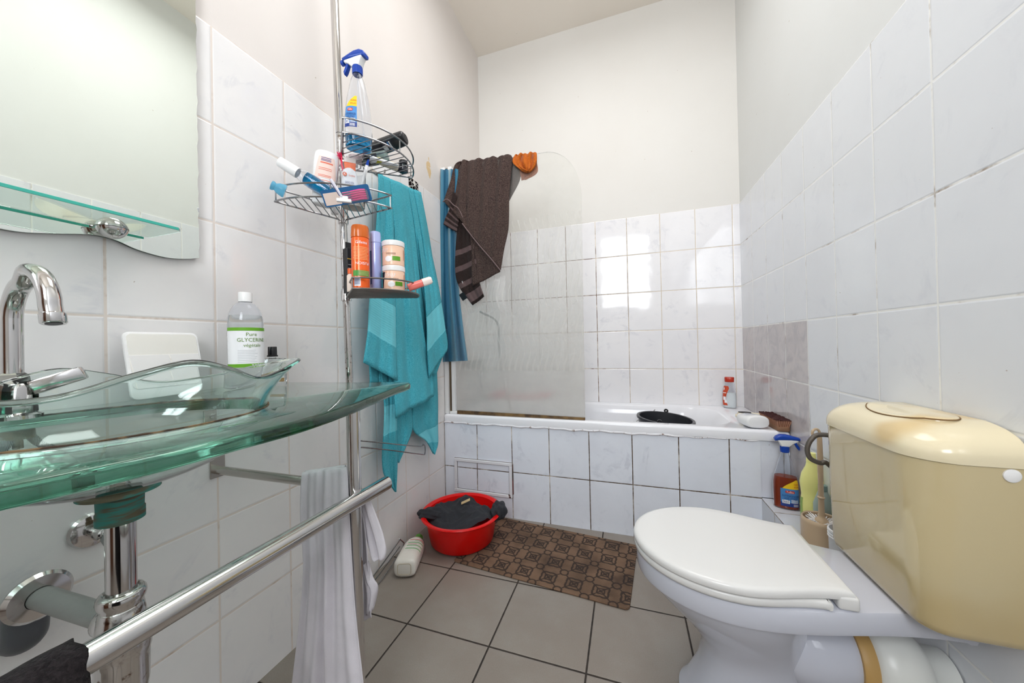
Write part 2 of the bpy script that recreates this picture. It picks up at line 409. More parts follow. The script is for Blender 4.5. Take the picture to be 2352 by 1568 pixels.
b.set('Base Color', b.mix(b.ramp(b.noise(b.P, 5.0, 2.0), 0.5, 0.62), rgb(232, 220, 188), rgb(219, 194, 146))); b.set('Roughness', 0.16); CREAM_L = b.m
ACRYL = mat('bath_acrylic', (240, 241, 246), 0.10); RED = mat('red_plastic', (230, 12, 9), 0.28)
BLACK = mat('black_plastic', (26, 27, 30), 0.35); GREYP = mat('grey_pipe', (112, 115, 120), 0.4)
BLUEP = mat('blue_plastic', (14, 66, 168), 0.28); CLEAR = mat('clear_plastic', (250, 252, 255), 0.03, trans=1.0, ior=1.22)
CLEARG = mat('clear_bottle_glass', (248, 252, 252), 0.0, trans=1.0, ior=1.45); HAZY = mat('hazy_clear_plastic', (245, 247, 250), 0.25, trans=0.9, ior=1.2)
LIQ_B = mat('blue_liquid', (0, 150, 205), 0.02, trans=0.75, ior=1.33); LIQ_O = mat('amber_liquid', (186, 76, 44), 0.05, trans=0.45, ior=1.33)
LIQ_C = mat('clear_liquid', (245, 248, 246), 0.0, trans=1.0, ior=1.30); LIQ_W = mat('milky_liquid', (250, 254, 252), 0.3)
GREEN = mat('print_green', (104, 168, 34), 0.4); PAPER = mat('label_white', (244, 245, 248), 0.35); PRINT = mat('print_grey', (120, 124, 130), 0.5)
NAVY = mat('print_navy', (28, 58, 138), 0.4); YELLOW = mat('print_yellow', (252, 208, 40), 0.35); ORANGE = mat('orange_plastic', (232, 96, 22), 0.3)
REDP = mat('print_red', (206, 40, 34), 0.4); SKYB = mat('label_sky_blue', (74, 140, 206), 0.35); GREYL = mat('print_light_grey', (188, 192, 196), 0.5)
RUST = mat('rust', (76, 44, 30), 0.9); PINK = mat('hot_pink_plastic', (228, 20, 130), 0.3); TAN = mat('tan_plastic', (196, 172, 142), 0.25)

def terry(name, col, col2, bandcol, bands=(), scale=260.0, axis='v', stripes=None, bdepth=0.004):
    b = NB(name); tc = b.n('ShaderNodeTexCoord'); sx = b.n('ShaderNodeSeparateXYZ'); b.nt.links.new(tc.outputs['UV'], sx.inputs[0])
    x, y, z = b.pos(); v = sx.outputs[1] if axis == 'v' else sx.outputs[0]
    n = b.noise(b.P, scale, 4.0, 0.65, 0.4); c = b.mix(b.ramp(n, 0.30, 0.70), rgb(*col2), rgb(*col))
    c = b.mix(b.ramp(b.noise(b.P, 14.0, 3.0), 0.3, 0.7, 0.0, 0.35), c, rgb(*[int(k * 0.86) for k in col]))
    k = None
    for lo, hi in bands:
        q = b.m_('MULTIPLY', b.ramp(v, lo - 0.004, lo + 0.002), b.ramp(v, hi - 0.002, hi + 0.004, 1.0, 0.0)); k = q if k is None else b.m_('MAXIMUM', k, q)
    h = n
    if k is not None:
        rib = b.m_('MULTIPLY', b.m_('ADD', b.m_('SINE', b.m_('MULTIPLY', v, 520.0)), 1.0), 0.5)
        c = b.mix(k, c, b.mix(b.m_('MULTIPLY', rib, 0.35), rgb(*bandcol), rgb(*col)))
        h = b.m_('ADD', b.m_('MULTIPLY', n, b.m_('SUBTRACT', 1.0, b.m_('MULTIPLY', k, 0.9))), b.m_('MULTIPLY', b.m_('MULTIPLY', rib, k), 0.12))
    b.set('Base Color', c); b.set('Roughness', 0.95); b.set('Specular IOR Level', 0.1); setin(b.bs, 'Sheen Weight', 0.06)
    b.set('Normal', b.bump(h, 0.9, bdepth)); return b.m
TURQ = terry('turquoise_terry', (98, 200, 216), (54, 160, 182), (112, 202, 216)); TURQ_B = terry('turquoise_terry_band', (98, 200, 216), (54, 160, 182), (116, 204, 218), bands=[(0.16, 0.36)])
TURQ_T = terry('turquoise_terry_tail', (98, 200, 216), (54, 160, 182), (116, 204, 218), bands=[(0.50, 0.72)])
BROWN = terry('brown_terry', (94, 77, 72), (40, 30, 29), (90, 74, 74), scale=200.0); BROWN_B = terry('brown_terry_striped', (60, 48, 46), (32, 24, 23), (100, 82, 82), bands=[(0.03, 0.12), (0.20, 0.25), (0.36, 0.41), (0.52, 0.57)])
RUSTC = terry('rust_orange_terry', (208, 112, 38), (168, 82, 22), (200, 110, 50), scale=180.0, bdepth=0.006)
CHAR = terry('charcoal_jersey', (62, 63, 68), (50, 51, 56), (60, 60, 64), scale=700.0, bdepth=0.0006)
BLACKF = terry('black_fleece', (54, 48, 50), (30, 26, 28), (40, 38, 40), scale=190.0, bdepth=0.006)
SHIRT = terry('pale_lilac_jersey', (222, 218, 224), (214, 210, 218), (224, 220, 226), scale=800.0, bdepth=0.0004)

# ------------------------------------------------------------------ the room
def quad_slab(bm, lo, hi): return box(bm, lo, hi)
LT, RT, BT = 1.796, 1.757, 1.756
def wall(name, lo, hi, tlo, thi, mp, mt):
    bm = nb(); box(bm, lo, hi); me = fin(bm, name, False); 
    bm = bmesh.new(); bm.from_mesh(me); n0 = len(bm.faces); box(bm, tlo, thi); bm.faces.ensure_lookup_table()
    for i, f in enumerate(bm.faces): f.material_index = 0 if i < n0 else 1
    bm.to_mesh(me); bm.free(); o = link(name, me, [mp, mt]); o['kind'] = 'structure'; return o
wall('wall_left', (-0.12, REAR, 0), (-0.003, BACK + 0.12, CEIL), (-0.005, REAR, 0), (0.0, BACK, LT), PLASTER_L, T_LEFT)
wall('wall_right', (W + 0.003, REAR, 0), (W + 0.12, BACK + 0.12, CEIL), (W, REAR, 0), (W + 0.005, BACK, RT), PLASTER_R, T_RIGHT)
wall('wall_back', (-0.003, BACK + 0.003, 0), (W + 0.003, BACK + 0.12, CEIL), (0, BACK, 0), (W, BACK + 0.005, BT), PLASTER, T_BACK)
bm = nb(); wx0, wx1, wz0, wz1 = 0.62, 1.42, 1.45, 2.72
for lo, hi in (((-0.003, REAR - 0.14, 0), (wx0, REAR, CEIL)), ((wx1, REAR - 0.14, 0), (W + 0.003, REAR, CEIL)), ((wx0, REAR - 0.14, 0), (wx1, REAR, wz0)), ((wx0, REAR - 0.14, wz1), (wx1, REAR, CEIL))): box(bm, lo, hi)
struct('wall_front', bm, PLASTER)
bm = nb()
for lo, hi in (((wx0, REAR - 0.09, wz0), (wx0 + 0.05, REAR - 0.03, wz1)), ((wx1 - 0.05, REAR - 0.09, wz0), (wx1, REAR - 0.03, wz1)), ((wx0 + 0.05, REAR - 0.09, wz0), (wx1 - 0.05, REAR - 0.03, wz0 + 0.05)), ((wx0 + 0.05, REAR - 0.09, wz1 - 0.05), (wx1 - 0.05, REAR - 0.03, wz1)), ((wx0 + 0.38, REAR - 0.085, wz0 + 0.05), (wx0 + 0.42, REAR - 0.035, wz1 - 0.05))): box(bm, lo, hi, 0.004, 1)
struct('window_1', bm, WHITE_S)
bm = nb(); box(bm, (0.02, REAR, 0.0), (0.60, REAR + 0.03, 2.05), 0.004, 1); struct('door_1', bm, mat('door_wood', (104, 66, 44), 0.4))
bm = nb(); box(bm, (-0.003, REAR - 0.14, -0.1), (W + 0.003, BACK + 0.12, 0.0)); struct('floor', bm, T_FLOOR)
bm = nb(); box(bm, (-0.12, REAR - 0.14, CEIL), (W + 0.12, BACK + 0.12, CEIL + 0.1)); struct('ceiling', bm, CEILM)
bm = nb(); box(bm, (1.562, 1.415, 0.0), (W, TUBF + 0.002, 0.252), 0.002, 1); struct('trim_1', bm, T_LEDGE, label='tiled ledge boxing in the pipes behind the toilet')
# black ornamental tile set in the tiling
b = NB('crackle_tile'); x, y, z = b.pos(); vo = b.n('ShaderNodeTexVoronoi'); vo.feature = 'DISTANCE_TO_EDGE'; vo.inputs['Scale'].default_value = 42.0; b.nt.links.new(b.P, vo.inputs['Vector'])
b.set('Base Color', b.mix(b.ramp(vo.outputs['Distance'], 0.03, 0.06), rgb(225, 222, 216), rgb(20, 18, 20))); b.set('Roughness', 0.15)
bm = nb(); box(bm, (0.0, 1.672, 1.585), (0.004, 1.752, 1.793), 0.001, 1); struct('trim_2', bm, b.m, label='black crackle patterned accent tile on the tiled wall')
lamp = Thing('added_fill_lamp', 'added square white fill lamp, unseen on the ceiling', 'lamp', (0.88, 1.30, CEIL))  # added, unseen fixture that carries the fill light
bm = nb(); box(bm, (-0.46, -0.46, -0.08), (0.46, 0.46, 0.0), 0.01, 2); lamp.part('fill_lamp_housing', bm, WHITE_S)

# ------------------------------------------------------------------ bath
bath = Thing('bathtub', 'white acrylic bathtub built in behind a tiled panel', 'bathtub', (W / 2, (TUBF + BACK) / 2, 0))
RZ = 0.548
def rr(x0, x1, y0, y1, r, n=10, z=0.0):
    out = []
    for cx, cy, a0 in ((x1 - r, y1 - r, 0), (x0 + r, y1 - r, 90), (x0 + r, y0 + r, 180), (x1 - r, y0 + r, 270)):
        for k in range(n + 1):
            a = math.radians(a0 + 90 * k / n); out.append(Vector((cx + r * math.cos(a), cy + r * math.sin(a), z)))
    return out
def bridge(bm, rings, close=True, flip=False):
    R = [[bm.verts.new(p) for p in r] for r in rings]; n = len(R[0])
    for a, b in zip(R, R[1:]):
        for k in range(n if close else n - 1):
            f = (a[k], a[(k + 1) % n], b[(k + 1) % n], b[k]); bm.faces.new(f[::-1] if flip else f)
    return R
bm = nb(); g = 0.0015
rings = [rr(g, W - g, TUBF - 0.004, BACK - g, 0.012, 10, RZ - 0.045), rr(g, W - g, TUBF - 0.008, BACK - g, 0.012, 10, RZ - 0.012), rr(g + .004, W - g - .004, TUBF - 0.004, BACK - g - .004, 0.014, 10, RZ - 0.002), rr(g + .012, W - g - .012, TUBF + 0.004, BACK - g - .012, 0.016, 10, RZ),
         rr(0.075, 1.50, TUBF + 0.055, BACK - 0.055, 0.16, 10, RZ - 0.002), rr(0.082, 1.49, TUBF + 0.062, BACK - 0.062, 0.155, 10, RZ - 0.010), rr(0.10, 1.455, TUBF + 0.075, BACK - 0.075, 0.15, 10, RZ - 0.06), rr(0.13, 1.38, TUBF + 0.10, BACK - 0.10, 0.14, 10, RZ - 0.22), rr(0.16, 1.30, TUBF + 0.13, BACK - 0.13, 0.12, 10, RZ - 0.36), rr(0.20, 1.24, TUBF + 0.17, BACK - 0.17, 0.10, 10, RZ - 0.385)]
R = bridge(bm, rings); bm.faces.new(R[-1]); bath.part('tub', bm, ACRYL, world=True, angle=60)
bm = nb(); box(bm, (0.0015, TUBF, 0.0), (1.562, TUBF + 0.02, RZ - 0.044)); box(bm, (1.562, TUBF + 0.004, 0.253), (W - 0.0015, TUBF + 0.02, RZ - 0.044)); bath.part('bath_panel', bm, T_BATH, world=True, smooth=False)
b = NB('cracked_sealant'); x, y, z = b.pos(); b.set('Base Color', b.mix(b.ramp(b.noise(b.P, 26.0, 5.0, 0.7), 0.57, 0.66), rgb(232, 231, 236), rgb(118, 84, 62))); b.set('Roughness', 0.6)
bm = nb(); tube(bm, [(0.003 + 1.55 * i / 60, TUBF - 0.002, RZ - 0.047 + 0.0022 * math.sin(i * 1.7) + 0.0018 * math.sin(i * .6)) for i in range(61)], [(0.0055 if i < 48 else 0.003) + 0.001 * math.sin(i * 2.9) for i in range(61)], 8); bath.part('sealant', bm, b.m, world=True, label='cracked and stained sealant')
hatch = Thing('access_hatch', 'white framed tiled access hatch with rusty edges in the bath panel', 'hatch', (0.24, TUBF - 0.001, 0.1))
hx0, hx1, hz0, hz1 = 0.066, 0.413, 0.112, 0.300
b = NB('chipped_white_paint'); x, y, z = b.pos(); b.set('Base Color', b.mix(b.ramp(b.noise(b.P, 17.0, 4.0, 0.6), 0.63, 0.66), rgb(230, 231, 236), rgb(78, 42, 30))); b.set('Roughness', 0.5); CHIP = b.m
bm = nb(); fw = 0.016
for lo, hi in (((hx0, TUBF - 0.011, hz1 - fw), (hx1, TUBF - 0.001, hz1)), ((hx0, TUBF - 0.011, hz0), (hx1, TUBF - 0.001, hz0 + fw)), ((hx0, TUBF - 0.011, hz0 + fw), (hx0 + fw, TUBF - 0.001, hz1 - fw)), ((hx1 - fw, TUBF - 0.011, hz0 + fw), (hx1, TUBF - 0.001, hz1 - fw))): box(bm, lo, hi, 0.0015, 1)
hatch.part('frame', bm, CHIP, world=True, smooth=False)
bm = nb(); box(bm, (hx0 - 0.002, TUBF - 0.0008, hz0 - 0.003), (hx1 + 0.003, TUBF - 0.0002, hz1 + 0.002)); hatch.part('gap', bm, mat('gap_dark', (120, 104, 92), 0.9), world=True, smooth=False)
bm = nb(); box(bm, (hx0 + fw + .003, TUBF - 0.0045, hz0 + fw + .003), (hx1 - fw - .003, TUBF - 0.001, hz1 - fw - .003)); hatch.part('tiled_door', bm, T_BATH, world=True, smooth=False)
bm = nb(); box(bm, (hx1 + .001, TUBF - 0.006, hz0 + .02), (hx1 + .007, TUBF - 0.001, hz1 - 0.004), 0.001, 1); hatch.part('hinge', bm, STEEL, world=True)

# shower screen
scr = Thing('shower_screen', 'hinged clear bath screen with arched corner and etched wave lines', 'shower screen', (0.06, 2.0, RZ))
b = NB('etched_screen'); x, y, z = b.opos()
wob = b.m_('MULTIPLY', b.m_('SINE', b.m_('MULTIPLY', z, 2 * PI / 0.205)), 0.011)
st = b.m_('FRACT', b.m_('DIVIDE', b.m_('ADD', x, wob), 0.0335)); amp = b.m_('ABSOLUTE', b.m_('SINE', b.m_('MULTIPLY', b.m_('ADD', z, 0.03), PI / 0.205)))
stripe = b.m_('MULTIPLY', b.ramp(b.m_('SUBTRACT', b.m_('ABSOLUTE', b.m_('SUBTRACT', st, 0.5)), b.m_('MULTIPLY', amp, 0.20)), -0.06, 0.04, 1.0, 0.0), b.m_('MULTIPLY', b.ramp(z, 0.245, 0.26), b.ramp(z, 1.07, 1.085, 1.0, 0.0)))
haze = b.m_('ADD', b.ramp(z, 0.0, 1.20, 0.60, 0.12), b.ramp(b.noise(b.P, 5.0, 4.0), 0.3, 0.8, -0.04, 0.07))
haze = b.m_('ADD', haze, b.m_('MULTIPLY', stripe, 0.15))
tr = b.n('ShaderNodeBsdfTransparent'); tr.inputs[0].default_value = (0.985, 0.99, 0.985, 1)
df = b.n('ShaderNodeBsdfDiffuse'); df.inputs[0].default_value = rgb(244, 242, 237); tl = b.n('ShaderNodeBsdfTranslucent'); tl.inputs[0].default_value = rgb(248, 246, 241)
m1 = b.n('ShaderNodeMixShader'); m1.inputs[0].default_value = 0.5; b.nt.links.new(df.outputs[0], m1.inputs[1]); b.nt.links.new(tl.outputs[0], m1.inputs[2])
m2 = b.n('ShaderNodeMixShader'); b.put(m2.inputs[0], b.m_('MULTIPLY', haze, 0.72))
rf = b.n('ShaderNodeBsdfRefraction'); rf.inputs['IOR'].default_value = 1.22; rf.inputs['Color'].default_value = (0.985, 0.99, 0.985, 1); b.put(rf.inputs['Roughness'], b.ramp(z, 0.0, 0.55, 0.24, 0.0))
m0 = b.n('ShaderNodeMixShader'); b.put(m0.inputs[0], b.ramp(z, 0.10, 0.55, 0.65, 0.0)); b.nt.links.new(tr.outputs[0], m0.inputs[1]); b.nt.links.new(rf.outputs[0], m0.inputs[2])
b.nt.links.new(m0.outputs[0], m2.inputs[1]); b.nt.links.new(m1.outputs[0], m2.inputs[2])
gl = b.n('ShaderNodeBsdfGlossy'); gl.inputs['Roughness'].default_value = 0.03; fr = b.n('ShaderNodeFresnel'); fr.inputs[0].default_value = 1.45
m3 = b.n('ShaderNodeMixShader'); b.put(m3.inputs[0], b.m_('MULTIPLY', fr.outputs[0], 0.8)); b.nt.links.new(m2.outputs[0], m3.inputs[1]); b.nt.links.new(gl.outputs[0], m3.inputs[2])
b.nt.links.new(m3.outputs[0], b.out.inputs['Surface']); SCREEN = b.m
ol = [(0.075, RZ + 0.018), (0.806, RZ + 0.006)]
for k in range(25):
    a = math.radians(k * 90 / 24); ol.append((0.618 + 0.194 * math.cos(a), 1.700 + 0.262 * math.sin(a)))
ol.append((0.075, 1.985)); ol = ol[:2] + ol[2:]
bm = nb(); prism(bm, [(p[0] - 0.06, p[1] - RZ) for p in ol], 0.006); bm.transform(Matrix(((1, 0, 0, 0), (0, 0, -1, 0.003), (0, 1, 0, 0), (0, 0, 0, 1))))
scr.part('glass_pane', bm, SCREEN, smooth=False)
bm = nb(); box(bm, (0.002, 1.985, RZ), (0.030, 2.015, 1.985), 0.003, 1); scr.part('wall_profile', bm, WHITE_S, world=True)
bm = nb(); box(bm, (0.0405, 1.990, RZ + .014), (0.0445, 2.010, 1.98), 0.001, 1); tube(bm, [(0.035, 2.0, RZ + .01), (0.035, 2.0, 1.98)], 0.006, 10); scr.part('hinge_rod', bm, mat('brass_rod', (128, 112, 92), 0.35, 0.8), world=True)
bm = nb(); box(bm, (0.046, 1.988, RZ + 0.016), (0.073, 2.012, 1.985), 0.003, 1); scr.part('pane_profile', bm, WHITE_S, world=True)
bm = nb(); box(bm, (0.036, 1.982, RZ + 0.001), (0.078, 2.018, RZ + 0.016), 0.002, 1); scr.part('hinge_foot', bm, WHITE_P, world=True)
b = NB('mouldy_seal'); x, y, z = b.pos(); b.set('Base Color', b.mix(b.ramp(b.noise(b.P, 20.0, 4.0), 0.35, 0.7), rgb(126, 98, 58), rgb(62, 42, 26))); b.set('Roughness', 0.5)
bm = nb(); prism(bm, [(0.079, RZ + 0.001), (0.806, RZ + 0.001), (0.806, RZ + 0.013), (0.079, RZ + 0.020)], 0.016); bm.transform(Matrix(((1, 0, 0, 0), (0, 0, -1, 2.008), (0, 1, 0, 0), (0, 0, 0, 1)))); scr.part('bottom_seal', bm, b.m, world=True, smooth=False, label='brown mouldy rubber seal')
# ------------------------------------------------------------------ mirror and shelf on the side wall
CY = 0.475
def two_mat(bm, axis, sign, m_face, m_edge, name):
    bmesh.ops.recalc_face_normals(bm, faces=bm.faces[:])
    for f in bm.faces: f.material_index = 0 if f.normal[axis] * sign > 0.9 else 1
    me = bpy.data.meshes.new(name); bm.to_mesh(me); bm.free(); return me
wave = [aX(u, v, 0.012) for u, v in ((459, 592), (430, 594), (390, 592), (350, 583), (310, 570), (270, 552), (230, 541), (190, 537), (130, 536), (60, 533), (20, 528), (0, 524))]
wave = [(p.y, p.z) for p in smooth_path(wave, 4)]
wr_ = [(2 * CY - y, z) for y, z in reversed(wave)]
wv = [p for p in wave if p[0] > CY + 0.012] + [p for p in wr_ if p[0] < CY - 0.012]
y1 = wv[0][0]
chip = lambda i: 0.0010 * math.sin(i * 2.3) + 0.0008 * math.sin(i * 5.1)
ol = [(y1 + chip(i), 2.16 - (2.16 - wv[0][1]) * i / 60) for i in range(60)] + wv + [(2 * CY - y1, wv[-1][1] + (2.16 - wv[-1][1]) * i / 60) for i in range(1, 61)]
bm = nb(); prism(bm, [(p[0] - CY, p[1] - 1.18) for p in ol], 0.007); bm.transform(Matrix(((0, 0, 1, 0.0015), (1, 0, 0, 0), (0, 1, 0, 0), (0, 0, 0, 1))))
mir = Thing('wall_mirror', 'frameless wall mirror with wavy chipped lower edge above the glass basin', 'mirror', (0.0015, CY, 1.18))
o = link('mirror_glass', two_mat(bm, 0, 1, MIRROR, MIRROR_E, 'mirror_glass'), [MIRROR, MIRROR_E], mir.o)
shf = Thing('glass_shelf', 'narrow clear glass shelf on chrome ball clamps in front of the wall mirror', 'shelf', (0.009, CY, 1.1965))
bm = nb(); prism(bm, [(0.011, -0.2), (0.118, -0.2), (0.128, -0.192), (0.128, 0.192), (0.118, 0.2), (0.011, 0.2)], 0.006); shf.part('shelf_pane', bm, SHELFG, smooth=False)
bm = nb(); P_ = [(0.1284, -0.192), (0.1284, 0.192), (0.1183, 0.2004), (0.0113, 0.2004)]
box(bm, (0.1281, -0.192, 0.0002), (0.1290, 0.192, 0.0058), 0.0003, 1); eg = shf.part('ground_edge', bm, EDGEG, label='teal ground glass front edge')
bm = nb(); box(bm, (0.0104, -0.2, 0.0002), (0.0109, 0.2, 0.0058)); shf.part('ground_edge', bm, EDGEG, label='teal ground glass rear edge')
for dy in (-0.137, 0.137):
    bm = nb(); r = 0.0235
    prof = [(r * math.sin(a), -r * math.cos(a)) for a in [PI * k / 14 for k in range(15)]]
    lathe(bm, [(0, -0.0235)] + prof[1:-1] + [(0, 0.0235)], 24, Matrix.Translation((0.024, dy, 0.0030)))
    c = shf.part('ball_clamp', bm, CHROME); bm = nb(); lathe(bm, [(0.0, -0.0245), (0.005, -0.0245), (0.006, -0.0205), (0.0, -0.0200)], 12, Matrix.Translation((0.022, dy, 0.0035)) @ Matrix.Rotation(math.radians(-35), 4, 'Y')); shf.part('clamp_screw', bm, STEEL, parent=c)
    bm = nb(); lathe(bm, [(0, 0.0020), (0.02375, 0.0020), (0.02375, 0.0040), (0, 0.0040)], 24, Matrix.Translation((0.024, dy, 0))); shf.part('clamp_gap', bm, BLACK, parent=c)

# ------------------------------------------------------------------ glass washstand
ZG, TH = 0.843, 0.020
STX, STY = 0.270, 0.520
ws = Thing('washstand', 'green glass washstand with chrome tube frame and wavy glass bowl', 'washstand', (0.25, STY, 0))
edge = [aZ(u, v, ZG) for u, v in ((668, 878), (800, 878), (925, 876.5), (943, 877.5), (936, 881), (920, 886), (900, 893), (885, 899), (870, 905), (850, 912), (820, 924), (790, 934), (760, 944), (700, 962), (650, 975), (560, 996), (480, 1013), (360, 1041), (240, 1067), (120, 1091), (0, 1115))]
half = [(p.x, p.y) for p in smooth_path(edge[2:], 3) if p.y > 0.505]
half = [(0.003, half[0][1] - 0.072)] + [(0.15, half[0][1] - 0.05)] + [(0.003 + (half[0][0] - 0.003) * 0.75, half[0][1] - 0.02)] + half
full = half + [(x, 1.01 - y) for x, y in reversed(half)]
AX, AY = 0.178, 0.190        # hole in the glass where the bowl passes
def hole(k, n, e=0.0): a = 2 * PI * k / n; return (STX + (AX + e) * math.cos(a), STY + (AY + e) * math.sin(a))
def ang_sorted(pts, n):
    """radial resample of an outline about the bowl centre"""
    P = resample([(x, y, 0) for x, y in pts] + [(pts[0][0], pts[0][1], 0)], 900); A = sorted((math.atan2(p.y - STY, p.x - STX) % (2 * PI), p.x, p.y) for p in P)
    aa = [q[0] for q in A]; xs = [q[1] for q in A]; ys = [q[2] for q in A]
    T = [2 * PI * k / n for k in range(n)]
    return [(float(np.interp(t, aa, xs, period=2 * PI)), float(np.interp(t, aa, ys, period=2 * PI))) for t in T]
NN = 360
OUT = ang_sorted(full, NN)
def inset(P, d):
    q = []
    for i in range(len(P)):
        a = Vector(P[i - 1]); c = Vector(P[(i + 1) % len(P)]); t = (c - a).normalized() if (c - a).length > 1e-9 else Vector((1, 0)); q.append((P[i][0] - t.y * d, P[i][1] + t.x * d))
    return q
HI = [hole(k, NN, 0.0015) for k in range(NN)]
rings = [[Vector((x, y, ZG)) for x, y in HI]]
for dz, d in ((0.0, 0.006), (-0.0012, 0.003), (-0.004, 0.001), (-0.010, 0.0), (-0.016, 0.001), (-0.0188, 0.003), (-TH, 0.006)):
    rings.append([Vector((max(0.003, x), y, ZG + dz)) for x, y in inset(OUT, d)])
rings.append([Vector((x, y, ZG - TH)) for x, y in HI]); rings.append([Vector((x, y, ZG)) for x, y in HI])
bm = nb(); bridge(bm, rings); bmesh.ops.remove_doubles(bm, verts=bm.verts[:], dist=1e-5); ws.part('countertop', bm, GLASS, world=True, angle=50)
# bowl: rim wave high at the ends and at the middle of the long sides
_c = [(0.000, 0.298, 0.921), (0.032, 0.286, 0.919), (0.064, 0.246, 0.911), (0.098, 0.188, 0.899), (0.140, 0.118, 0.895), (0.168, 0.054, 0.917), (0.178, 0.0, 0.930)]
_c = [(-_c[1][0], _c[1][1], _c[1][2])] + _c + [(_c[-2][0], -_c[-2][1], _c[-2][2])]
_q = smooth_path(_c, 10)[10:-10]
_q = resample(_q, 37)
RIMQ = [(_q[36 - i].x, _q[36 - i].y, _q[36 - i].z) for i in range(37)]      # from the long side (angle 0) to the tip (90 degrees)
def rimp(k, n=144):
    i = k % n; h = n // 4; q, r = divmod(i, h)
    if q == 0: x_, y_, z_ = RIMQ[r]; return x_, y_, z_ + 0.001
    if q == 1: x_, y_, z_ = RIMQ[h - r]; return -x_, y_, z_ - 0.012 * min(1, x_ / 0.15)
    if q == 2: x_, y_, z_ = RIMQ[r]; return -x_, -y_, z_ - 0.012 * min(1, x_ / 0.15)
    x_, y_, z_ = RIMQ[h - r]; return x_, -y_, z_ + 0.001
def rimz(a): return 0.9115 + 0.0165 * math.cos(4 * a) - 0.006 * math.cos(2 * a) * 0 + (0.004 if math.cos(a) > 0 else 0.0)
def rimxy(a, off=0.0):
    c, s = math.cos(a), math.sin(a); e = 2.0
    px = 0.182 * abs(c) ** 0.9 * (1 if c > 0 else -1); py = 0.312 * abs(s) ** 1.75 * (1 if s > 0 else -1)
    return (STX + px + off * c, STY + py + off * s)
def bowl_ring(t, off, n=144):
    """t: 0 drain .. 1 glass level .. 2 rim; off: outward offset of the skin"""
    out = []
    for k in range(n):
        a = 2 * PI * k / n; hx, hy = STX + (AX + off) * math.cos(a), STY + (AY + off) * math.sin(a)
        if t <= 1.0:
            q = math.sin(t * PI / 2) ; z = 0.742 - off * 1.0 + (ZG - 0.742 + off) * (1 - math.cos(t * PI / 2)) ** 0.9
            out.append(Vector((STX + (hx - STX) * (0.13 + 0.87 * q), STY + (hy - STY) * (0.13 + 0.87 * q), z)))
        else:
            w = t - 1.0; qx, qy, qz = rimp(k, n); rx, ry = STX + qx + off * math.cos(a), STY + qy + off * math.sin(a); g_ = w ** 1.35
            out.append(Vector((hx + (rx - hx) * g_, hy + (ry - hy) * g_, ZG + (qz - ZG) * w)))
    return out
ts = [k / 14 for k in range(15)] + [1 + k / 12 for k in range(1, 13)]
TB = 0.0115
rings = [bowl_ring(t, 0.0) for t in ts]
top = bowl_ring(2.0, 0.0); topi = bowl_ring(2.0, -TB)
mid = [(a + b_) * 0.5 + Vector((0, 0, 0.0035)) for a, b_ in zip(top, topi)]
rings += [[a.lerp(m_, 0.5) + Vector((0, 0, 0.0012)) for a, m_ in zip(top, mid)], mid, [a.lerp(m_, 0.5) + Vector((0, 0, 0.0012)) for a, m_ in zip(topi, mid)]]
rings += [bowl_ring(t, -TB) for t in reversed(ts)]
bm = nb(); R = bridge(bm, rings)
n = len(R[0])
for k in range(n): bm.faces.new((R[-1][k], R[-1][(k + 1) % n], R[0][(k + 1) % n], R[0][k]))
bowl = ws.part('basin_bowl', bm, GLASS_B, world=True, angle=70)
b = NB('grimy_seal'); x, y, z = b.pos(); b.set('Base Color', b.mix(b.ramp(b.noise(b.P, 60.0, 4.0), 0.4, 0.6), rgb(120, 96, 66), rgb(58, 40, 26))); b.set('Roughness', 0.7); GRIME = b.m
bm = nb(); pts = [Vector((STX + (AX + .0018) * math.cos(2 * PI * k / 120), STY + (AY + .0018) * math.sin(2 * PI * k / 120), ZG + 0.0006)) for k in range(120)]; tube(bm, pts + [pts[0]], [0.0013 + 0.0008 * abs(math.sin(k * 1.3) * math.sin(k * .37)) for k in range(121)], 6, cap=False); ws.part('seal_bead', bm, GRIME, world=True, label='brown grimy sealant line round the bowl')
# drain collar
b = NB('verdigris_brass'); x, y, z = b.pos(); b.set('Base Color', b.mix(b.ramp(b.noise(b.xyz(b.m_('MULTIPLY', x, .15), b.m_('MULTIPLY', y, .15), z), 160.0, 4.0), 0.42, 0.62), rgb(58, 124, 116), rgb(92, 84, 66))); b.set('Roughness', 0.6); b.set('Metallic', 0.3); VERD = b.m
DX, DY = STX, STY
bm = nb(); lathe(bm, [(0.012, 0.737), (0.043, 0.7355), (0.045, 0.732), (0.030, 0.727), (0.026, 0.724), (0.0255, 0.706), (0.0268, 0.704), (0.0268, 0.688), (0.012, 0.688)][::-1], 40, Matrix.Translation((DX, DY, 0))); ws.part('drain_collar', bm, VERD, world=True, label='green corroded drain collar')
bm = nb(); lathe(bm, [(0.0, 0.7445), (0.020, 0.7445), (0.026, 0.7455), (0.030, 0.7470), (0.0, 0.7490)], 32, Matrix.Translation((DX, DY, 0))); ws.part('drain_grate', bm, CHROME, world=True)
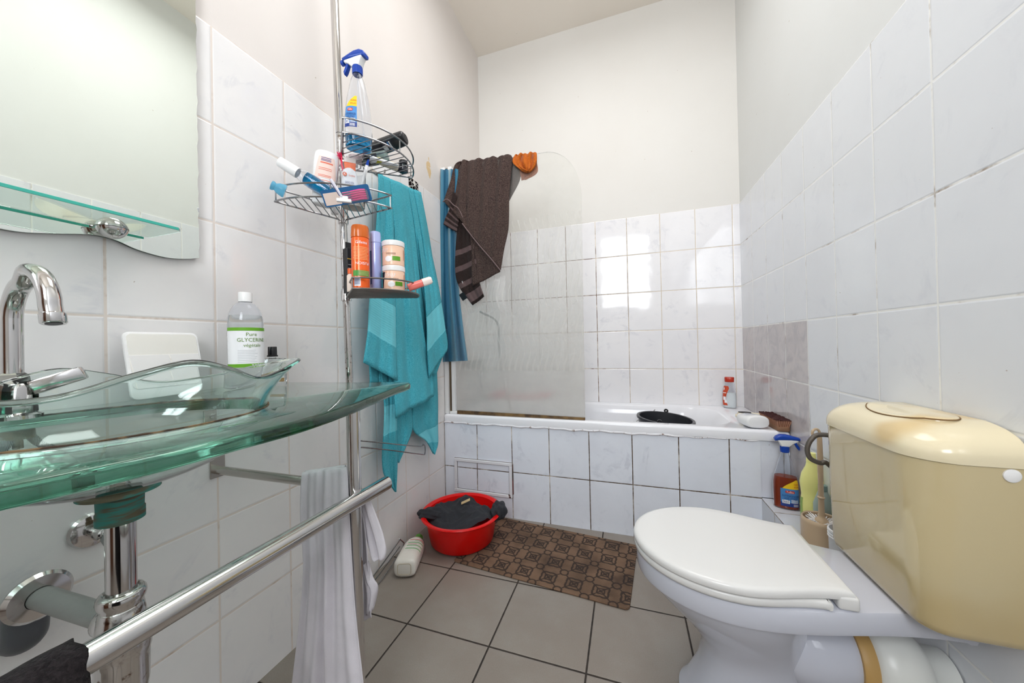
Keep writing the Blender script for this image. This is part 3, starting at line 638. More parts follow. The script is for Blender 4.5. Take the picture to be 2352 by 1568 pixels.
# frame
RZL, RX = 0.620, 0.4615
for s in (1, -1):
    yy = 0.505 + s * 0.307
    bm = nb(); tube(bm, [(0.446, yy, 0.0), (0.4445, yy - s * 0.001, ZG - TH - 0.004)], 0.0142, 24); ws.part('leg', bm, CHROME, world=True)
    bm = nb(); lathe(bm, [(0.0, 0), (0.020, 0), (0.020, 0.003), (0.0, 0.0035)], 24, Matrix.Translation((0.4445, yy, ZG - TH - 0.0038))); ws.part('glass_pad', bm, CLEAR, world=True)
    bm = nb(); tube(bm, [(0.004, yy, 0.636), (0.438, yy, 0.640)], 0.0105, 18); ws.part('side_bar', bm, STEEL, world=True)
    bm = nb(); box(bm, (0.001, yy - 0.017, 0.617), (0.0045, yy + 0.017, 0.790), 0.001, 1); br = ws.part('wall_bracket', bm, STEEL, world=True)
    for zz in (0.683, 0.765):
        bm = nb(); lathe(bm, [(0, 0), (0.0055, 0), (0.0045, 0.002), (0, 0.0026)], 14, axisM((0.0046, yy + .003, zz), (1, yy + .003, zz))); ws.part('screw', bm, CHROME, parent=br, world=True)
bm = nb(); tube(bm, [(RX, 0.895, RZL), (RX, 0.894, RZL), (RX - 0.001, 0.10, RZL)], 0.0163, 28); ws.part('towel_rail', bm, CHROME, world=True)

# ------------------------------------------------------------------ basin tap
fx, fy = 0.088, 0.475
tap = Thing('basin_tap', 'chrome swan neck tap behind the glass bowl', 'tap', (fx, fy, ZG + 0.0004))
M = Matrix.Translation((fx, fy, 0))
bm = nb(); lathe(bm, [(0.0, ZG), (0.029, ZG), (0.029, ZG + .006), (0.0235, ZG + .010), (0.0235, 0.893), (0.021, 0.900), (0.012, 0.904), (0.0, 0.905)], 32, M); tap.part('tap_body', bm, CHROME, world=True)
bm = nb(); lathe(bm, [(0.0, 0.903), (0.0155, 0.903), (0.0155, 0.914), (0.0125, 0.917), (0.0, 0.917)], 6, M); tap.part('nut', bm, CHROME, world=True, angle=20)
sp = [(fx, fy, 0.91), (fx, fy, 1.00)] + [(fx + 0.054 - 0.054 * math.cos(math.radians(q)), fy + 0.004 * q / 180, 1.004 + 0.058 * math.sin(math.radians(q))) for q in range(0, 181, 12)] + [(fx + 0.112, fy + 0.005, 0.985)]
sp = [(x_, y_, z_ + (0.012 if i > 8 else 0.0)) for i, (x_, y_, z_) in enumerate(sp)]
bm = nb(); tube(bm, sp, 0.0118, 22, smooth=3); spo = tap.part('spout', bm, CHROME, world=True)
e = Vector(sp[-1]); bm = nb(); lathe(bm, [(0.0, -0.001), (0.0120, -0.002), (0.0134, 0.0), (0.0134, 0.013), (0.0118, 0.0145), (0.0, 0.0145)], 24, axisM(e - Vector((-.001, 0, .004)), e + Vector((-0.004, 0, 0.02)))); ae = tap.part('aerator', bm, CHROME, parent=spo, world=True)
bm = nb(); lathe(bm, [(0, -0.0026), (0.0085, -0.0024), (0.0085, -0.0015), (0, -0.001)], 20, axisM(e - Vector((-.001, 0, .004)), e + Vector((-0.004, 0, 0.02)))); tap.part('aerator_mesh', bm, BLACK, parent=ae, world=True)
bm = nb(); box(bm, (-0.013, 0.0, -0.010), (0.013, 0.058, 0.013), 0.003, 2); bm.transform(Matrix.Translation((fx + 0.013, fy + 0.016, 0.890)) @ Matrix.Rotation(math.radians(-28), 4, 'Z') @ Matrix.Rotation(math.radians(22), 4, 'X')); tap.part('lever', bm, CHROME, world=True)
# waste trap
trap = Thing('bottle_trap', 'chrome bottle trap under the glass bowl with grey outlet pipe', 'drain trap', (DX, DY, 0.42))
MD = Matrix.Translation((DX, DY, 0))
bm = nb(); lathe(bm, [(0.0, 0.570), (0.0170, 0.570), (0.0170, 0.6885), (0.0, 0.6885)], 36, MD); trap.part('tailpipe', bm, CHROME, world=True)
bm = nb(); lathe(bm, [(0.0, 0.408), (0.014, 0.408), (0.0225, 0.4115), (0.0275, 0.420), (0.0295, 0.436), (0.0300, 0.480), (0.0318, 0.486), (0.0325, 0.494), (0.0315, 0.506), (0.0280, 0.530), (0.0245, 0.556), (0.021, 0.560), (0.0, 0.560)], 44, MD); trap.part('trap_cup', bm, CHROME_W, world=True, angle=60)
bm = nb(); lathe(bm, [(0.0, 0.556), (0.0225, 0.556), (0.0240, 0.559), (0.0240, 0.562), (0.0262, 0.565), (0.0275, 0.571), (0.0268, 0.577), (0.0240, 0.581), (0.0205, 0.582), (0.0185, 0.579), (0.0, 0.578)], 44, MD); trap.part('slip_nut', bm, CHROME_W, world=True)
px0 = Vector((DX - 0.020, DY, 0.530)); px1 = Vector((0.050, 0.503, 0.540))
bm = nb(); lathe(bm, [(0, -0.006), (0.0215, -0.006), (0.0235, 0.0), (0.0235, 0.012), (0.0200, 0.017), (0, 0.017)], 30, axisM(px0, px1)); trap.part('outlet_nut', bm, CHROME, world=True)
bm = nb(); tube(bm, [px0, px1], 0.0165, 26); trap.part('outlet_pipe', bm, mat('limescaled_grey_pipe', (150, 150, 148), 0.45, bump=(90.0, 0.4, 0.002)), world=True)
bm = nb(); lathe(bm, [(0.0168, 0.0), (0.034, 0.001), (0.039, 0.006), (0.0365, 0.014), (0.026, 0.020), (0.0168, 0.021)], 36, axisM((0.078, 0.504, 0.540), (0.04, 0.5032, 0.541)), cap=False); trap.part('pipe_rosette', bm, CHROME, world=True)
bm = nb(); tube(bm, [(0.062, 0.5035, 0.540), (0.045, 0.503, 0.537), (0.036, 0.5025, 0.525), (0.034, 0.502, 0.505), (0.034, 0.502, 0.485), (0.030, 0.502, 0.468), (0.016, 0.502, 0.460), (0.002, 0.502, 0.459)], [0.020, 0.022, 0.0235, 0.0235, 0.0235, 0.025, 0.025, 0.025], 24, smooth=3); elb = trap.part('elbow', bm, mat('dark_grey_pipe', (84, 87, 93), 0.4), world=True, label='dark grey plastic elbow')
bm = nb(); box(bm, (0.0562, 0.494, 0.497), (0.0590, 0.512, 0.512), 0.0008, 1); trap.part('tape', bm, mat('old_tape', (168, 132, 78), 0.6), parent=elb, world=True)
# stop valve and hoses
val = Thing('stop_valve', 'chrome stop valve with braided hose on the tiles below the basin', 'valve', (0.001, 0.590, 0.60))
vy, vz = 0.590, 0.597
bm = nb(); lathe(bm, [(0.010, 0.0), (0.031, 0.0), (0.033, 0.004), (0.030, 0.010), (0.018, 0.014), (0.010, 0.014)], 32, axisM((0.001, vy, vz), (1, vy, vz))); val.part('rosette', bm, CHROME, world=True)
bm = nb(); lathe(bm, [(0, 0.0), (0.010, 0.0), (0.010, 0.03), (0.014, 0.033), (0.014, 0.052), (0.010, 0.055), (0, 0.055)], 24, axisM((0.006, vy, vz), (1, vy, vz))); val.part('valve_body', bm, CHROME_W, world=True)
bm = nb(); lathe(bm, [(0, 0), (0.016, 0.0), (0.0175, 0.004), (0.0175, 0.012), (0.012, 0.018), (0, 0.019)], 8, axisM((0.060, vy + 0.004, vz - 0.006), (0.2, vy + 0.03, vz - 0.02))); val.part('knob', bm, mat('worn_knob', (150, 152, 152), 0.35, 0.8), world=True, angle=20)
bm = nb(); lathe(bm, [(0, 0), (0.0095, 0.0), (0.0095, 0.012), (0.0075, 0.014), (0.0075, 0.024), (0, 0.024)], 6, Matrix.Translation((0.046, vy, vz + 0.012))); val.part('hose_nut', bm, mat('dull_brass', (128, 116, 96), 0.4, 0.9), world=True, angle=20)
b = NB('braided_steel'); x, y, z = b.pos(); q = b.m_('SINE', b.m_('MULTIPLY', b.m_('ADD', z, b.m_('MULTIPLY', y, 0.8)), 2600.0)); q2 = b.m_('SINE', b.m_('MULTIPLY', b.m_('SUBTRACT', z, b.m_('ADD', b.m_('MULTIPLY', y, .8), x)), 2600.0))
b.set('Base Color', b.mix(b.ramp(b.m_('MULTIPLY', q, q2), -0.4, 0.6), rgb(96, 96, 98), rgb(186, 186, 186))); b.set('Metallic', 0.7); b.set('Roughness', 0.4); BRAID = b.m
bm = nb(); tube(bm, [(0.046, vy, vz + 0.034), (0.047, vy, 0.66), (0.055, vy - 0.01, 0.70), (0.070, 0.55, 0.745), (0.083, 0.505, 0.785), (0.087, 0.484, 0.818)], 0.0062, 12, smooth=6); val.part('supply_hose', bm, BRAID, world=True)
bm = nb(); tube(bm, [(0.092, 0.470, 0.818), (0.086, 0.452, 0.775), (0.06, 0.43, 0.72), (0.04, 0.415, 0.66), (0.02, 0.41, 0.62), (0.003, 0.41, 0.60)], 0.0062, 12, smooth=6); single('water_hose', bm, BRAID, 'grey braided water hose hanging below the basin tap', 'hose', base=(0.003, 0.41, 0.60))
bm = nb(); lathe(bm, [(0, 0.790), (0.006, 0.790), (0.006, 0.806), (0.019, 0.808), (0.019, 0.8225), (0, 0.8225)], 20, M); tap.part('fixing_nut', bm, mat('dull_brass', (128, 116, 96), 0.4, 0.9), world=True)

# ------------------------------------------------------------------ things on the glass top
hm = Thing('hand_mirror', 'white framed rectangular make-up mirror leaning on the tiles behind the bowl', 'mirror', (0.050, 0.694, ZG + 0.0027), (0, math.radians(-13.5), 0))
bm = nb(); prism(bm, [(p.x, p.y) for p in rr(-0.066, 0.066, 0.0, 0.146, 0.012, 8)], 0.007, bev=0.002, seg=2); bm.transform(Matrix(((0, 0, 1, 0), (1, 0, 0, 0), (0, 1, 0, 0), (0, 0, 0, 1)))); hm.part('frame', bm, WHITE_P)
bm = nb(); prism(bm, [(p.x, p.y) for p in rr(-0.061, 0.061, 0.022, 0.141, 0.009, 8)], 0.0012); bm.transform(Matrix(((0, 0, 1, 0.0068), (1, 0, 0, 0), (0, 1, 0, 0), (0, 0, 0, 1)))); hm.part('mirror_pane', bm, mat('mirror_bright', (250, 250, 246), 0.02, 1.0), smooth=False)
FACE = lambda x_, y_: math.atan2(CAMP.y - y_, CAMP.x - x_) + PI / 2      # turns a local -y front to the standing viewer
gx, gy = 0.080, 0.835
gl_ = Thing('glycerine_bottle', 'clear plastic bottle with white cap and green and white glycerine label', 'bottle', (gx, gy, ZG + 0.0005), (0, 0, FACE(gx, gy)))
gp = Prof([(0.0, 0.034, 0.034, 2), (0.003, 0.0375, 0.0375, 2), (0.17, 0.038, 0.038, 2), (0.182, 0.0372, 0.0372, 2), (0.194, 0.0350, 0.0350, 2), (0.205, 0.0310, 0.0310, 2), (0.214, 0.0260, 0.0260, 2), (0.221, 0.0195, 0.0195, 2), (0.225, 0.0140, 0.0140, 2), (0.234, 0.0130, 0.0130, 2)])
bm = nb(); gp.shell(bm, 0.0010); gl_.part('bottle_body', bm, CLEAR, raw=True)
bm = nb(); gp.body(bm, off=-0.0014, z0=0.003, z1=0.190); gl_.part('glycerine', bm, LIQ_C)
bm = nb(); lathe(bm, [(0.0, 0.226), (0.0148, 0.226), (0.0150, 0.2475), (0.0142, 0.2500), (0.0, 0.2500)], 32); gl_.part('cap', bm, WHITE_P)
A0 = -PI / 2
bm = nb(); gp.patch(bm, A0 - 1.25, A0 + 1.45, 0.058, 0.158); lab = gl_.part('label', bm, PAPER, label='white paper label with green bands')
for q0_, q1_ in ((0.150, 0.158), (0.058, 0.067)):
    bm = nb(); gp.patch(bm, A0 - 1.25, A0 + 1.45, q0_, q1_, 0.0010); gl_.part('label_band', bm, GREEN, parent=lab)
bm = nb(); gp.text(bm, 'Pure', A0 + 0.30, 0.1405, 0.0125); gp.text(bm, 'GLYCERINE', A0 + 0.36, 0.1265, 0.0135, squash=0.92); gp.text(bm, 'végétale', A0 + 0.36, 0.1130, 0.0115); gl_.part('lettering', bm, mat('print_olive', (106, 142, 48), 0.4), parent=lab)
bm = nb(); gp.text(bm, 'YARI', A0 + 0.55, 0.0625, 0.0098, off=0.0016); gl_.part('maker_lettering', bm, PAPER, parent=lab)
bm = nb()
for k in range(8): gp.patch(bm, A0 - 0.45, A0 + 0.45 + 0.3 * random.random(), 0.1005 - k * 0.0042, 0.1012 - k * 0.0042, 0.0011, 6, 1)
gl_.part('small_print', bm, GREYL, parent=lab)
px_, py_ = 0.062, 0.918
pf = Thing('perfume_bottle', 'square clear glass perfume bottle with black cap beside the glycerine bottle', 'bottle', (px_, py_, ZG + 0.0005), (0, 0, FACE(px_, py_) - 0.15))
pp = Prof([(0, 0.032, 0.0125, 7), (0.002, 0.0335, 0.014, 7), (0.073, 0.0335, 0.014, 7), (0.0755, 0.031, 0.012, 6), (0.0765, 0.009, 0.009, 2), (0.080, 0.0085, 0.0085, 2)])
bm = nb(); pp.body(bm); pp.body(bm, off=-0.004, z0=0.010, z1=0.0735, flip=True); pf.part('bottle_body', bm, CLEARG, raw=True)
bm = nb(); pp.body(bm, off=-0.0043, z0=0.0104, z1=0.021); pf.part('perfume', bm, mat('amber_perfume', (214, 166, 92), 0.0, trans=0.9, ior=1.33))
bm = nb(); lathe(bm, [(0, 0.081), (0.0130, 0.081), (0.0130, 0.0845), (0.0112, 0.086), (0.0108, 0.108), (0.0100, 0.109), (0, 0.109)], 28); pf.part('cap', bm, BLACK)

# ------------------------------------------------------------------ shirt on the washstand bar and fleece on the rail
bm = nb(); yb = 0.812
def S(u, v, y_): return aY(u, v, y_)
cloth(bm, [S(700, 1086, yb), S(694, 1092, yb - .016), S(692, 1180, yb - .020), S(698, 1300, yb - .022), S(688, 1430, yb - .022), S(672, 1580, yb - .022), S(668, 1640, yb - .022)],
      [S(792, 1072, yb), S(797, 1082, yb - .016), S(800, 1180, yb - .022), S(806, 1300, yb - .024), S(816, 1430, yb - .024), S(834, 1580, yb - .024), S(840, 1640, yb - .024)], 70, 70, 0.0062, 3.3, 0.4, (0.25, -1, 0), env=lambda s, t: (0.25 + 0.85 * min(1, t * 3)) * (0.45 + 0.55 * math.sin(3.1 * s + 0.3) ** 2), k2=11.3, wob=0.75, drift=2.2)
cloth(bm, [S(700, 1086, yb), S(701, 1088, yb + .012), S(712, 1180, yb + .02), S(722, 1330, yb + .024), S(730, 1480, yb + .026)],
      [S(792, 1072, yb), S(800, 1076, yb + .012), S(836, 1180, yb + .022), S(846, 1300, yb + .026), S(850, 1420, yb + .03)], 34, 40, 0.006, 2.3, 1.7, (0.2, 1, 0), env=lambda s, t: 0.2 + min(1, t * 3))
cloth(bm, [S(828, 1135, yb + .02), S(832, 1190, yb + .03), S(840, 1250, yb + .035), S(848, 1282, yb + .035), S(858, 1286, yb + .035)],
      [S(838, 1120, yb + .02), S(860, 1180, yb + .03), S(876, 1225, yb + .035), S(884, 1262, yb + .035), S(882, 1284, yb + .035)], 18, 24, 0.007, 2.0, 0.3, (0.3, 1, 0))
cloth(bm, [S(836, 1300, yb + .03), S(840, 1340, yb + .03), S(845, 1380, yb + .035), S(848, 1410, yb + .035)],
      [S(842, 1290, yb + .03), S(852, 1330, yb + .03), S(862, 1352, yb + .035), S(852, 1402, yb + .035)], 14, 18, 0.006, 2.0, 1.3, (0.3, 1, 0))
o = single('shirt', bm, SHIRT, 'pale lilac white shirt hanging over the side bar of the washstand', 'clothing', base=(0.36, yb, 0.64), raw=True, angle=180); thick(o, 0.0016)
bm = nb(); c = []
for j in range(25):
    a = -PI * 0.5 + 2 * PI * j / 24 * 0.0
prof = [(0.0215 * math.cos(q), 0.0215 * math.sin(q)) for q in [math.radians(d) for d in range(0, 181, 12)]]
path = [(0.0215, -0.16), (0.023, -0.10), (0.022, -0.04)] + prof + [(-0.022, -0.05), (-0.023, -0.13)]
for j in range(27):
    yy = 0.405 - 0.20 * j / 26; c.append([bm.verts.new((RX + p[0] + 0.0012 * math.sin(yy * 160 + k), yy + 0.002 * math.sin(k * 1.1), RZL + p[1])) for k, p in enumerate(path)])
for a, b2 in zip(c, c[1:]):
    for k in range(len(path) - 1): bm.faces.new((a[k], a[k + 1], b2[k + 1], b2[k]))
o = single('fleece_towel', bm, BLACKF, 'fuzzy black towel draped over the near end of the chrome towel rail', 'towel', base=(RX, 0.30, RZL), angle=180); thick(o, 0.006, 1.0)
# ------------------------------------------------------------------ tension pole with three wire baskets
PXX = 0.100
def pole_y(z): return 1.124 + (2.124 - z) * 0.0290
pole = Thing('tension_pole_shelf', 'floor to ceiling chrome tension pole carrying three quarter round wire baskets', 'shelf', (PXX, pole_y(0), 0))
bm = nb(); tube(bm, [(PXX, pole_y(0.02), 0.012), (PXX, pole_y(1.68), 1.675)], 0.0115, 24); pole.part('lower_tube', bm, CHROME_W, world=True)
bm = nb(); tube(bm, [(PXX, pole_y(1.676), 1.676), (PXX, pole_y(3.09), 3.09)], 0.0128, 24); pole.part('upper_tube', bm, CHROME, world=True)
bm = nb(); lathe(bm, [(0, 0), (0.022, 0), (0.022, 0.006), (0.013, 0.013), (0, 0.013)], 24, Matrix.Translation((PXX, pole_y(0), 0.0005))); pole.part('foot', bm, BLACK, world=True)
bm = nb(); lathe(bm, [(0, 0), (0.013, 0.0), (0.024, 0.012), (0.024, 0.019), (0, 0.019)], 24, Matrix.Translation((PXX, pole_y(3.09), 3.0905))); pole.part('ceiling_cap', bm, BLACK, world=True)
BK = {}
def basket(key, z, E0, E1, h, n, solid=False):
    V = Vector((PXX, pole_y(z), z)); a = Vector((E0[0], E0[1], z)) - V; c = Vector((E1[0], E1[1], z)) - V; BK[key] = (V, a, c)
    def arc(t, bulge=1.0): q = t * PI / 2; return V + a * math.cos(q) + c * math.sin(q)
    def sd(v, s): return V + v * s
    r = 0.0026; bm = nb(); up = Vector((0, 0, h))
    A = [arc(k / 28) for k in range(29)]
    tube(bm, [sd(a, 0.07)] + [sd(a, 0.5)] + A + [sd(c, 0.5), sd(c, 0.07)], r, 8)
    tube(bm, [sd(a, 0.07) + up, sd(a, 0.5) + up] + [p + up for p in A] + [sd(c, 0.5) + up, sd(c, 0.07) + up], r, 8)
    for p in (sd(a, 0.985), sd(c, 0.985), arc(0.5)): tube(bm, [p + (V - p) * 0.005, p + up + (V - p) * 0.005], 0.0019, 6)
    d = (a.normalized() + c.normalized()).normalized()
    w = Vector((-d.y, d.x, 0))
    lo, hi = sorted((w.dot(a), w.dot(c)))
    for i in range(n):
        off = lo + (hi - lo) * (i + 0.6) / (n + 0.2)
        v_ = a if (w.dot(a) * off) > 0 else c; s0 = off / w.dot(v_); p0 = sd(v_, s0)
        best = min(A, key=lambda p: abs(w.dot(p - V) - off) + (0 if d.dot(p - V) > 0 else 9)); p1 = p0 + d * (d.dot(best - V) - d.dot(p0 - V))
        tube(bm, [p0 - Vector((0, 0, 0.0016)), p1 - Vector((0, 0, 0.0012))], 0.0015, 6)
    o = pole.part('wire_basket', bm, WIRE if not solid else mat('rusty_wire', (128, 122, 118), 0.35, 0.9), world=True)
    bm = nb(); lathe(bm, [(0.0118, -0.012), (0.0165, -0.012), (0.0165, 0.020), (0.0150, 0.023), (0.0150, h - .004), (0.0118, h - .004)], 24, Matrix.Translation((PXX, pole_y(z), z)), cap=False); pole.part('collar', bm, CHROME, parent=o, world=True)
    return o
BZ = {'top': 1.560, 'mid': 1.382, 'low': 1.118}
basket('top', 1.560, (0.262, 0.985), (0.286, 1.283), 0.042, 13)
basket('mid', 1.382, (0.036, 0.950), (0.322, 1.116), 0.040, 17)
basket('low', 1.118, (0.261, 1.012), (0.314, 1.258), 0.032, 30, True)
def arm(z, ends):
    bm = nb(); p = Vector((PXX, pole_y(z), z)); tube(bm, [p + Vector((0.004, 0.01, 0))] + ends, 0.0026, 8, smooth=4); return bm
e0 = aX(966, 1025, 0.115); e1 = aX(972, 1020, 0.115); e2 = aX(976, 1024, 0.115); e3 = aX(976, 1041, 0.115); e4 = aX(968, 1043, 0.115)
e5 = aX(832, 1027, 0.107); s0 = aX(828, 1012, 0.105)
bm = nb(); tube(bm, [Vector((PXX + .008, s0.y - 0.02, s0.z)), s0, aX(900, 1019, 0.11), e0, e1, e2, e3, e4, aX(900, 1034, 0.11), e5, Vector((PXX + .008, e5.y - 0.02, e5.z))], 0.0025, 8, smooth=3); pole.part('towel_arm', bm, WIRE, world=True)
bm = nb(); lathe(bm, [(0.0118, -0.035), (0.0158, -0.035), (0.0158, 0.02), (0.0118, 0.02)], 24, Matrix.Translation((PXX, pole_y(s0.z), s0.z)), cap=False); pole.part('collar', bm, CHROME, world=True)

def spot(u, v, d, z): p = aD(u, v, d); return (p.x, p.y, z)
# ---- sprayers
def trigger(t, z, parts, rot=0.0, white=True):
    """trigger head; nozzle points to local +x"""
    R = Matrix.Rotation(rot, 4, 'Z')
    bm = nb(); lathe(bm, [(0, z), (0.0150, z), (0.0155, z + 0.003), (0.0150, z + 0.024), (0, z + 0.024)], 24)
    for k in range(24):
        a = 2 * PI * k / 24; box(bm, (0.0148 * math.cos(a) - .0008, 0.0148 * math.sin(a) - .0008, z + .003), (0.0148 * math.cos(a) + .0008, 0.0148 * math.sin(a) + .0008, z + .022))
    col = t.part('screw_collar', bm, BLUEP)
    def side(pts, wd, m, name, bev=0.004):
        bm = nb(); prism(bm, pts, wd, bev=bev, seg=3); bm.transform(R @ Matrix(((1, 0, 0, 0), (0, 0, -1, wd / 2), (0, 1, 0, z), (0, 0, 0, 1)))); return t.part(name, bm, m)
    side([(-0.013, 0.023), (0.014, 0.023), (0.026, 0.036), (0.044, 0.046), (0.044, 0.052), (-0.030, 0.052), (-0.020, 0.040)], 0.024, WHITE_P, 'head')
    side([(-0.034, 0.045), (-0.020, 0.047), (0.020, 0.051), (0.050, 0.050), (0.052, 0.060), (0.030, 0.066), (0.004, 0.072), (-0.016, 0.071), (-0.030, 0.063), (-0.036, 0.053)], 0.027, BLUEP, 'head_cover', 0.006)
    side([(0.030, 0.046), (0.037, 0.046), (0.042, 0.034), (0.050, 0.020), (0.047, 0.010), (0.040, 0.018), (0.032, 0.034)], 0.014, BLUEP, 'trigger', 0.002)
    bm = nb(); tube(bm, [R @ Vector((0.050, 0, z + 0.053)), R @ Vector((0.060, 0, z + 0.053))], 0.0085, 16); t.part('nozzle', bm, BLUEP)
def cleaner_label(t, P, a0, a1, z0, z1, af):
    zl = z0 + (z1 - z0) * 0.66
    bm = nb(); P.patch(bm, a0, a1, z0, zl, 0.0008, 20, 10); L = t.part('label', bm, SKYB, label='blue printed label')
    bm = nb(); P.patch(bm, a0, a1, zl, z1, 0.0008, 20, 10, shape=lambda q, p0, p1: (p0 + (p1 - p0) * (0.10 + 0.72 * q ** 1.4), p1)); t.part('label_flash', bm, YELLOW, parent=L, label='yellow label corner')
    bm = nb(); P.patch(bm, a0, a1, z0, z0 + (zl - z0) * 0.22, 0.0011, 16, 3); t.part('label_foot', bm, NAVY, parent=L)
    m_ = (a0 + a1) / 2; r = 0.03
    zz = lambda q: z0 + (zl - z0) * q
    bm = nb(); P.text(bm, 'RUITENREINIGER', m_, zz(0.60), (zl - z0) * 0.165, 0.0016, fit=(a1 - a0) * 0.84); P.text(bm, 'LAVE-VITRES', m_, zz(0.455), (zl - z0) * 0.165, 0.0016, fit=(a1 - a0) * 0.66); t.part('lettering', bm, NAVY, parent=L)
    bm = nb(); P.patch(bm, a0 + (a1 - a0) * .08, a0 + (a1 - a0) * .46, zz(0.16), zz(0.36), 0.0013, 8, 2); pl_ = t.part('claim_panel', bm, PAPER, parent=L); bm = nb(); P.text(bm, '3en1', a0 + (a1 - a0) * .27, zz(0.265), (zl - z0) * 0.24, 0.0018, fit=(a1 - a0) * .30); t.part('claim_lettering', bm, NAVY, parent=L)
    bm = nb(); P.text(bm, 'GLANS', a1 - 0.26, zl + (z1 - zl) * 0.55, (z1 - zl) * 0.20, 0.0016, squash=.7); P.text(bm, 'ECLAT', a1 - 0.26, zl + (z1 - zl) * 0.25, (z1 - zl) * 0.20, 0.0016, squash=.7); t.part('flash_lettering', bm, REDP, parent=L)
    bm = nb(); P.patch(bm, m_ - (a1 - a0) * .27, m_ + (a1 - a0) * .22, zz(0.76), zz(0.90), 0.0013, 10, 3, shape=lambda q, p0, p1: (p0 + 0.12 * abs(q - .5), p1 - .12 * abs(q - .5))); lo = t.part('badge', bm, REDP, parent=L)
    bm = nb(); P.text(bm, 'Tulbo', m_ - (a1 - a0) * .025, zz(0.828), (zl - z0) * 0.155, 0.0020, fit=(a1 - a0) * .36); t.part('badge_lettering', bm, PAPER, parent=L)
    bm = nb()
    for k in range(8): P.patch(bm, a1 - 0.50 + k * 0.048, a1 - 0.50 + k * 0.048 + (0.026 if k % 2 else 0.014), zz(0.03), zz(0.17), 0.0016, 1, 1)
    for k in range(4): P.patch(bm, m_ + (a1 - a0) * .03, m_ + (a1 - a0) * .40, zz(0.225 + 0.055 * k), zz(0.25 + 0.055 * k), 0.0014, 4, 1)
    t.part('small_print', bm, PAPER, parent=L)
cx, cy, cz = spot(824, 330, 1.075, 1.5635)
sb = Thing('spray_bottle', 'clear spray bottle with blue trigger and a little blue cleaner in the top wire basket', 'spray bottle', (cx, cy, cz), (0, 0, FACE(cx, cy)))
P1 = Prof([(0.0, 0.034, 0.024, 2.4), (0.004, 0.038, 0.028, 2.5), (0.05, 0.0405, 0.030, 2.5), (0.09, 0.0395, 0.0295, 2.4), (0.13, 0.0355, 0.0275, 2.3), (0.165, 0.0300, 0.0245, 2.2), (0.195, 0.0245, 0.0215, 2.1), (0.215, 0.0195, 0.0185, 2.0), (0.226, 0.0150, 0.0150, 2.0), (0.234, 0.0135, 0.0135, 2.0)])
bm = nb(); P1.shell(bm, 0.0009); sb.part('bottle_body', bm, CLEAR, raw=True)
bm = nb(); P1.body(bm, off=-0.0013, z0=0.0025, z1=0.034); sb.part('blue_cleaner', bm, LIQ_B)
cleaner_label(sb, P1, A0 - 1.05, A0 - 0.10, 0.052, 0.150, 0)
bm = nb(); tube(bm, [(0, 0, 0.232), (0.002, 0, 0.17), (0.012, 0.004, 0.09), (0.018, 0.006, 0.012)], 0.0020, 8, smooth=5); sb.part('dip_tube', bm, HAZY)
trigger(sb, 0.2345, None, rot=math.radians(138))
cx, cy, cz = spot(1806, 1150, 1.395, 0.2532)
sb2 = Thing('spray_bottle', 'spray bottle of orange red cleaner with blue trigger standing on the tiled ledge', 'spray bottle', (1.624, 1.905, cz), (0, 0, FACE(1.624, 1.905) + 0.06))
P2 = Prof([(0.0, 0.037, 0.022, 2.6), (0.004, 0.0415, 0.026, 2.8), (0.06, 0.0425, 0.0275, 2.8), (0.105, 0.0420, 0.027, 2.7), (0.128, 0.0385, 0.026, 2.5), (0.150, 0.0325, 0.024, 2.4), (0.172, 0.0265, 0.0215, 2.2), (0.195, 0.0215, 0.019, 2.1), (0.210, 0.0165, 0.016, 2.0), (0.218, 0.0140, 0.0140, 2.0), (0.226, 0.0135, 0.0135, 2.0)])
bm = nb(); P2.shell(bm, 0.0009); sb2.part('bottle_body', bm, CLEAR, raw=True)
bm = nb(); P2.body(bm, off=-0.0013, z0=0.0025, z1=0.128); sb2.part('orange_cleaner', bm, LIQ_O)
cleaner_label(sb2, P2, A0 - 0.42, A0 + 1.02, 0.014, 0.122, 0)
bm = nb(); tube(bm, [(0, 0, 0.224), (-0.002, 0, 0.17), (-0.008, 0.003, 0.09), (-0.014, 0.004, 0.012)], 0.0020, 8, smooth=5); sb2.part('dip_tube', bm, HAZY)
trigger(sb2, 0.2265, None, rot=math.radians(12))

# ---- other things in the top basket
zt = BZ['top'] + 0.0032
def lying(name, label, cat, p0, p1, spin=0.0):
    """thing whose local z runs from p0 (its base) to p1"""
    M = axisM(p0, p1) @ Matrix.Rotation(spin, 4, 'Z'); return Thing(name, label, cat, tuple(p0), tuple(M.to_euler()))
g0 = aD(931, 316, 1.20); g1 = aD(868, 340, 1.235)
t = lying('shower_gel_bottle', 'black shower gel bottle lying across the edge of the top wire basket', 'bottle', g0, g1, 0.4)
Pg = Prof([(0, 0.017, 0.012, 2.4), (0.003, 0.0215, 0.0155, 2.6), (0.008, 0.0235, 0.017, 2.8), (0.05, 0.0250, 0.0175, 2.8), (0.10, 0.0255, 0.0180, 2.8), (0.13, 0.022, 0.017, 2.5), (0.145, 0.015, 0.014, 2)])
bm = nb(); Pg.body(bm); t.part('bottle_body', bm, BLACK)
bm = nb(); lathe(bm, [(0.0115, -0.0004), (0.0130, -0.0009), (0.0140, 0.0006)], 24, cap=False); t.part('base_ring', bm, mat('dark_grey_plastic', (64, 64, 70), 0.3))
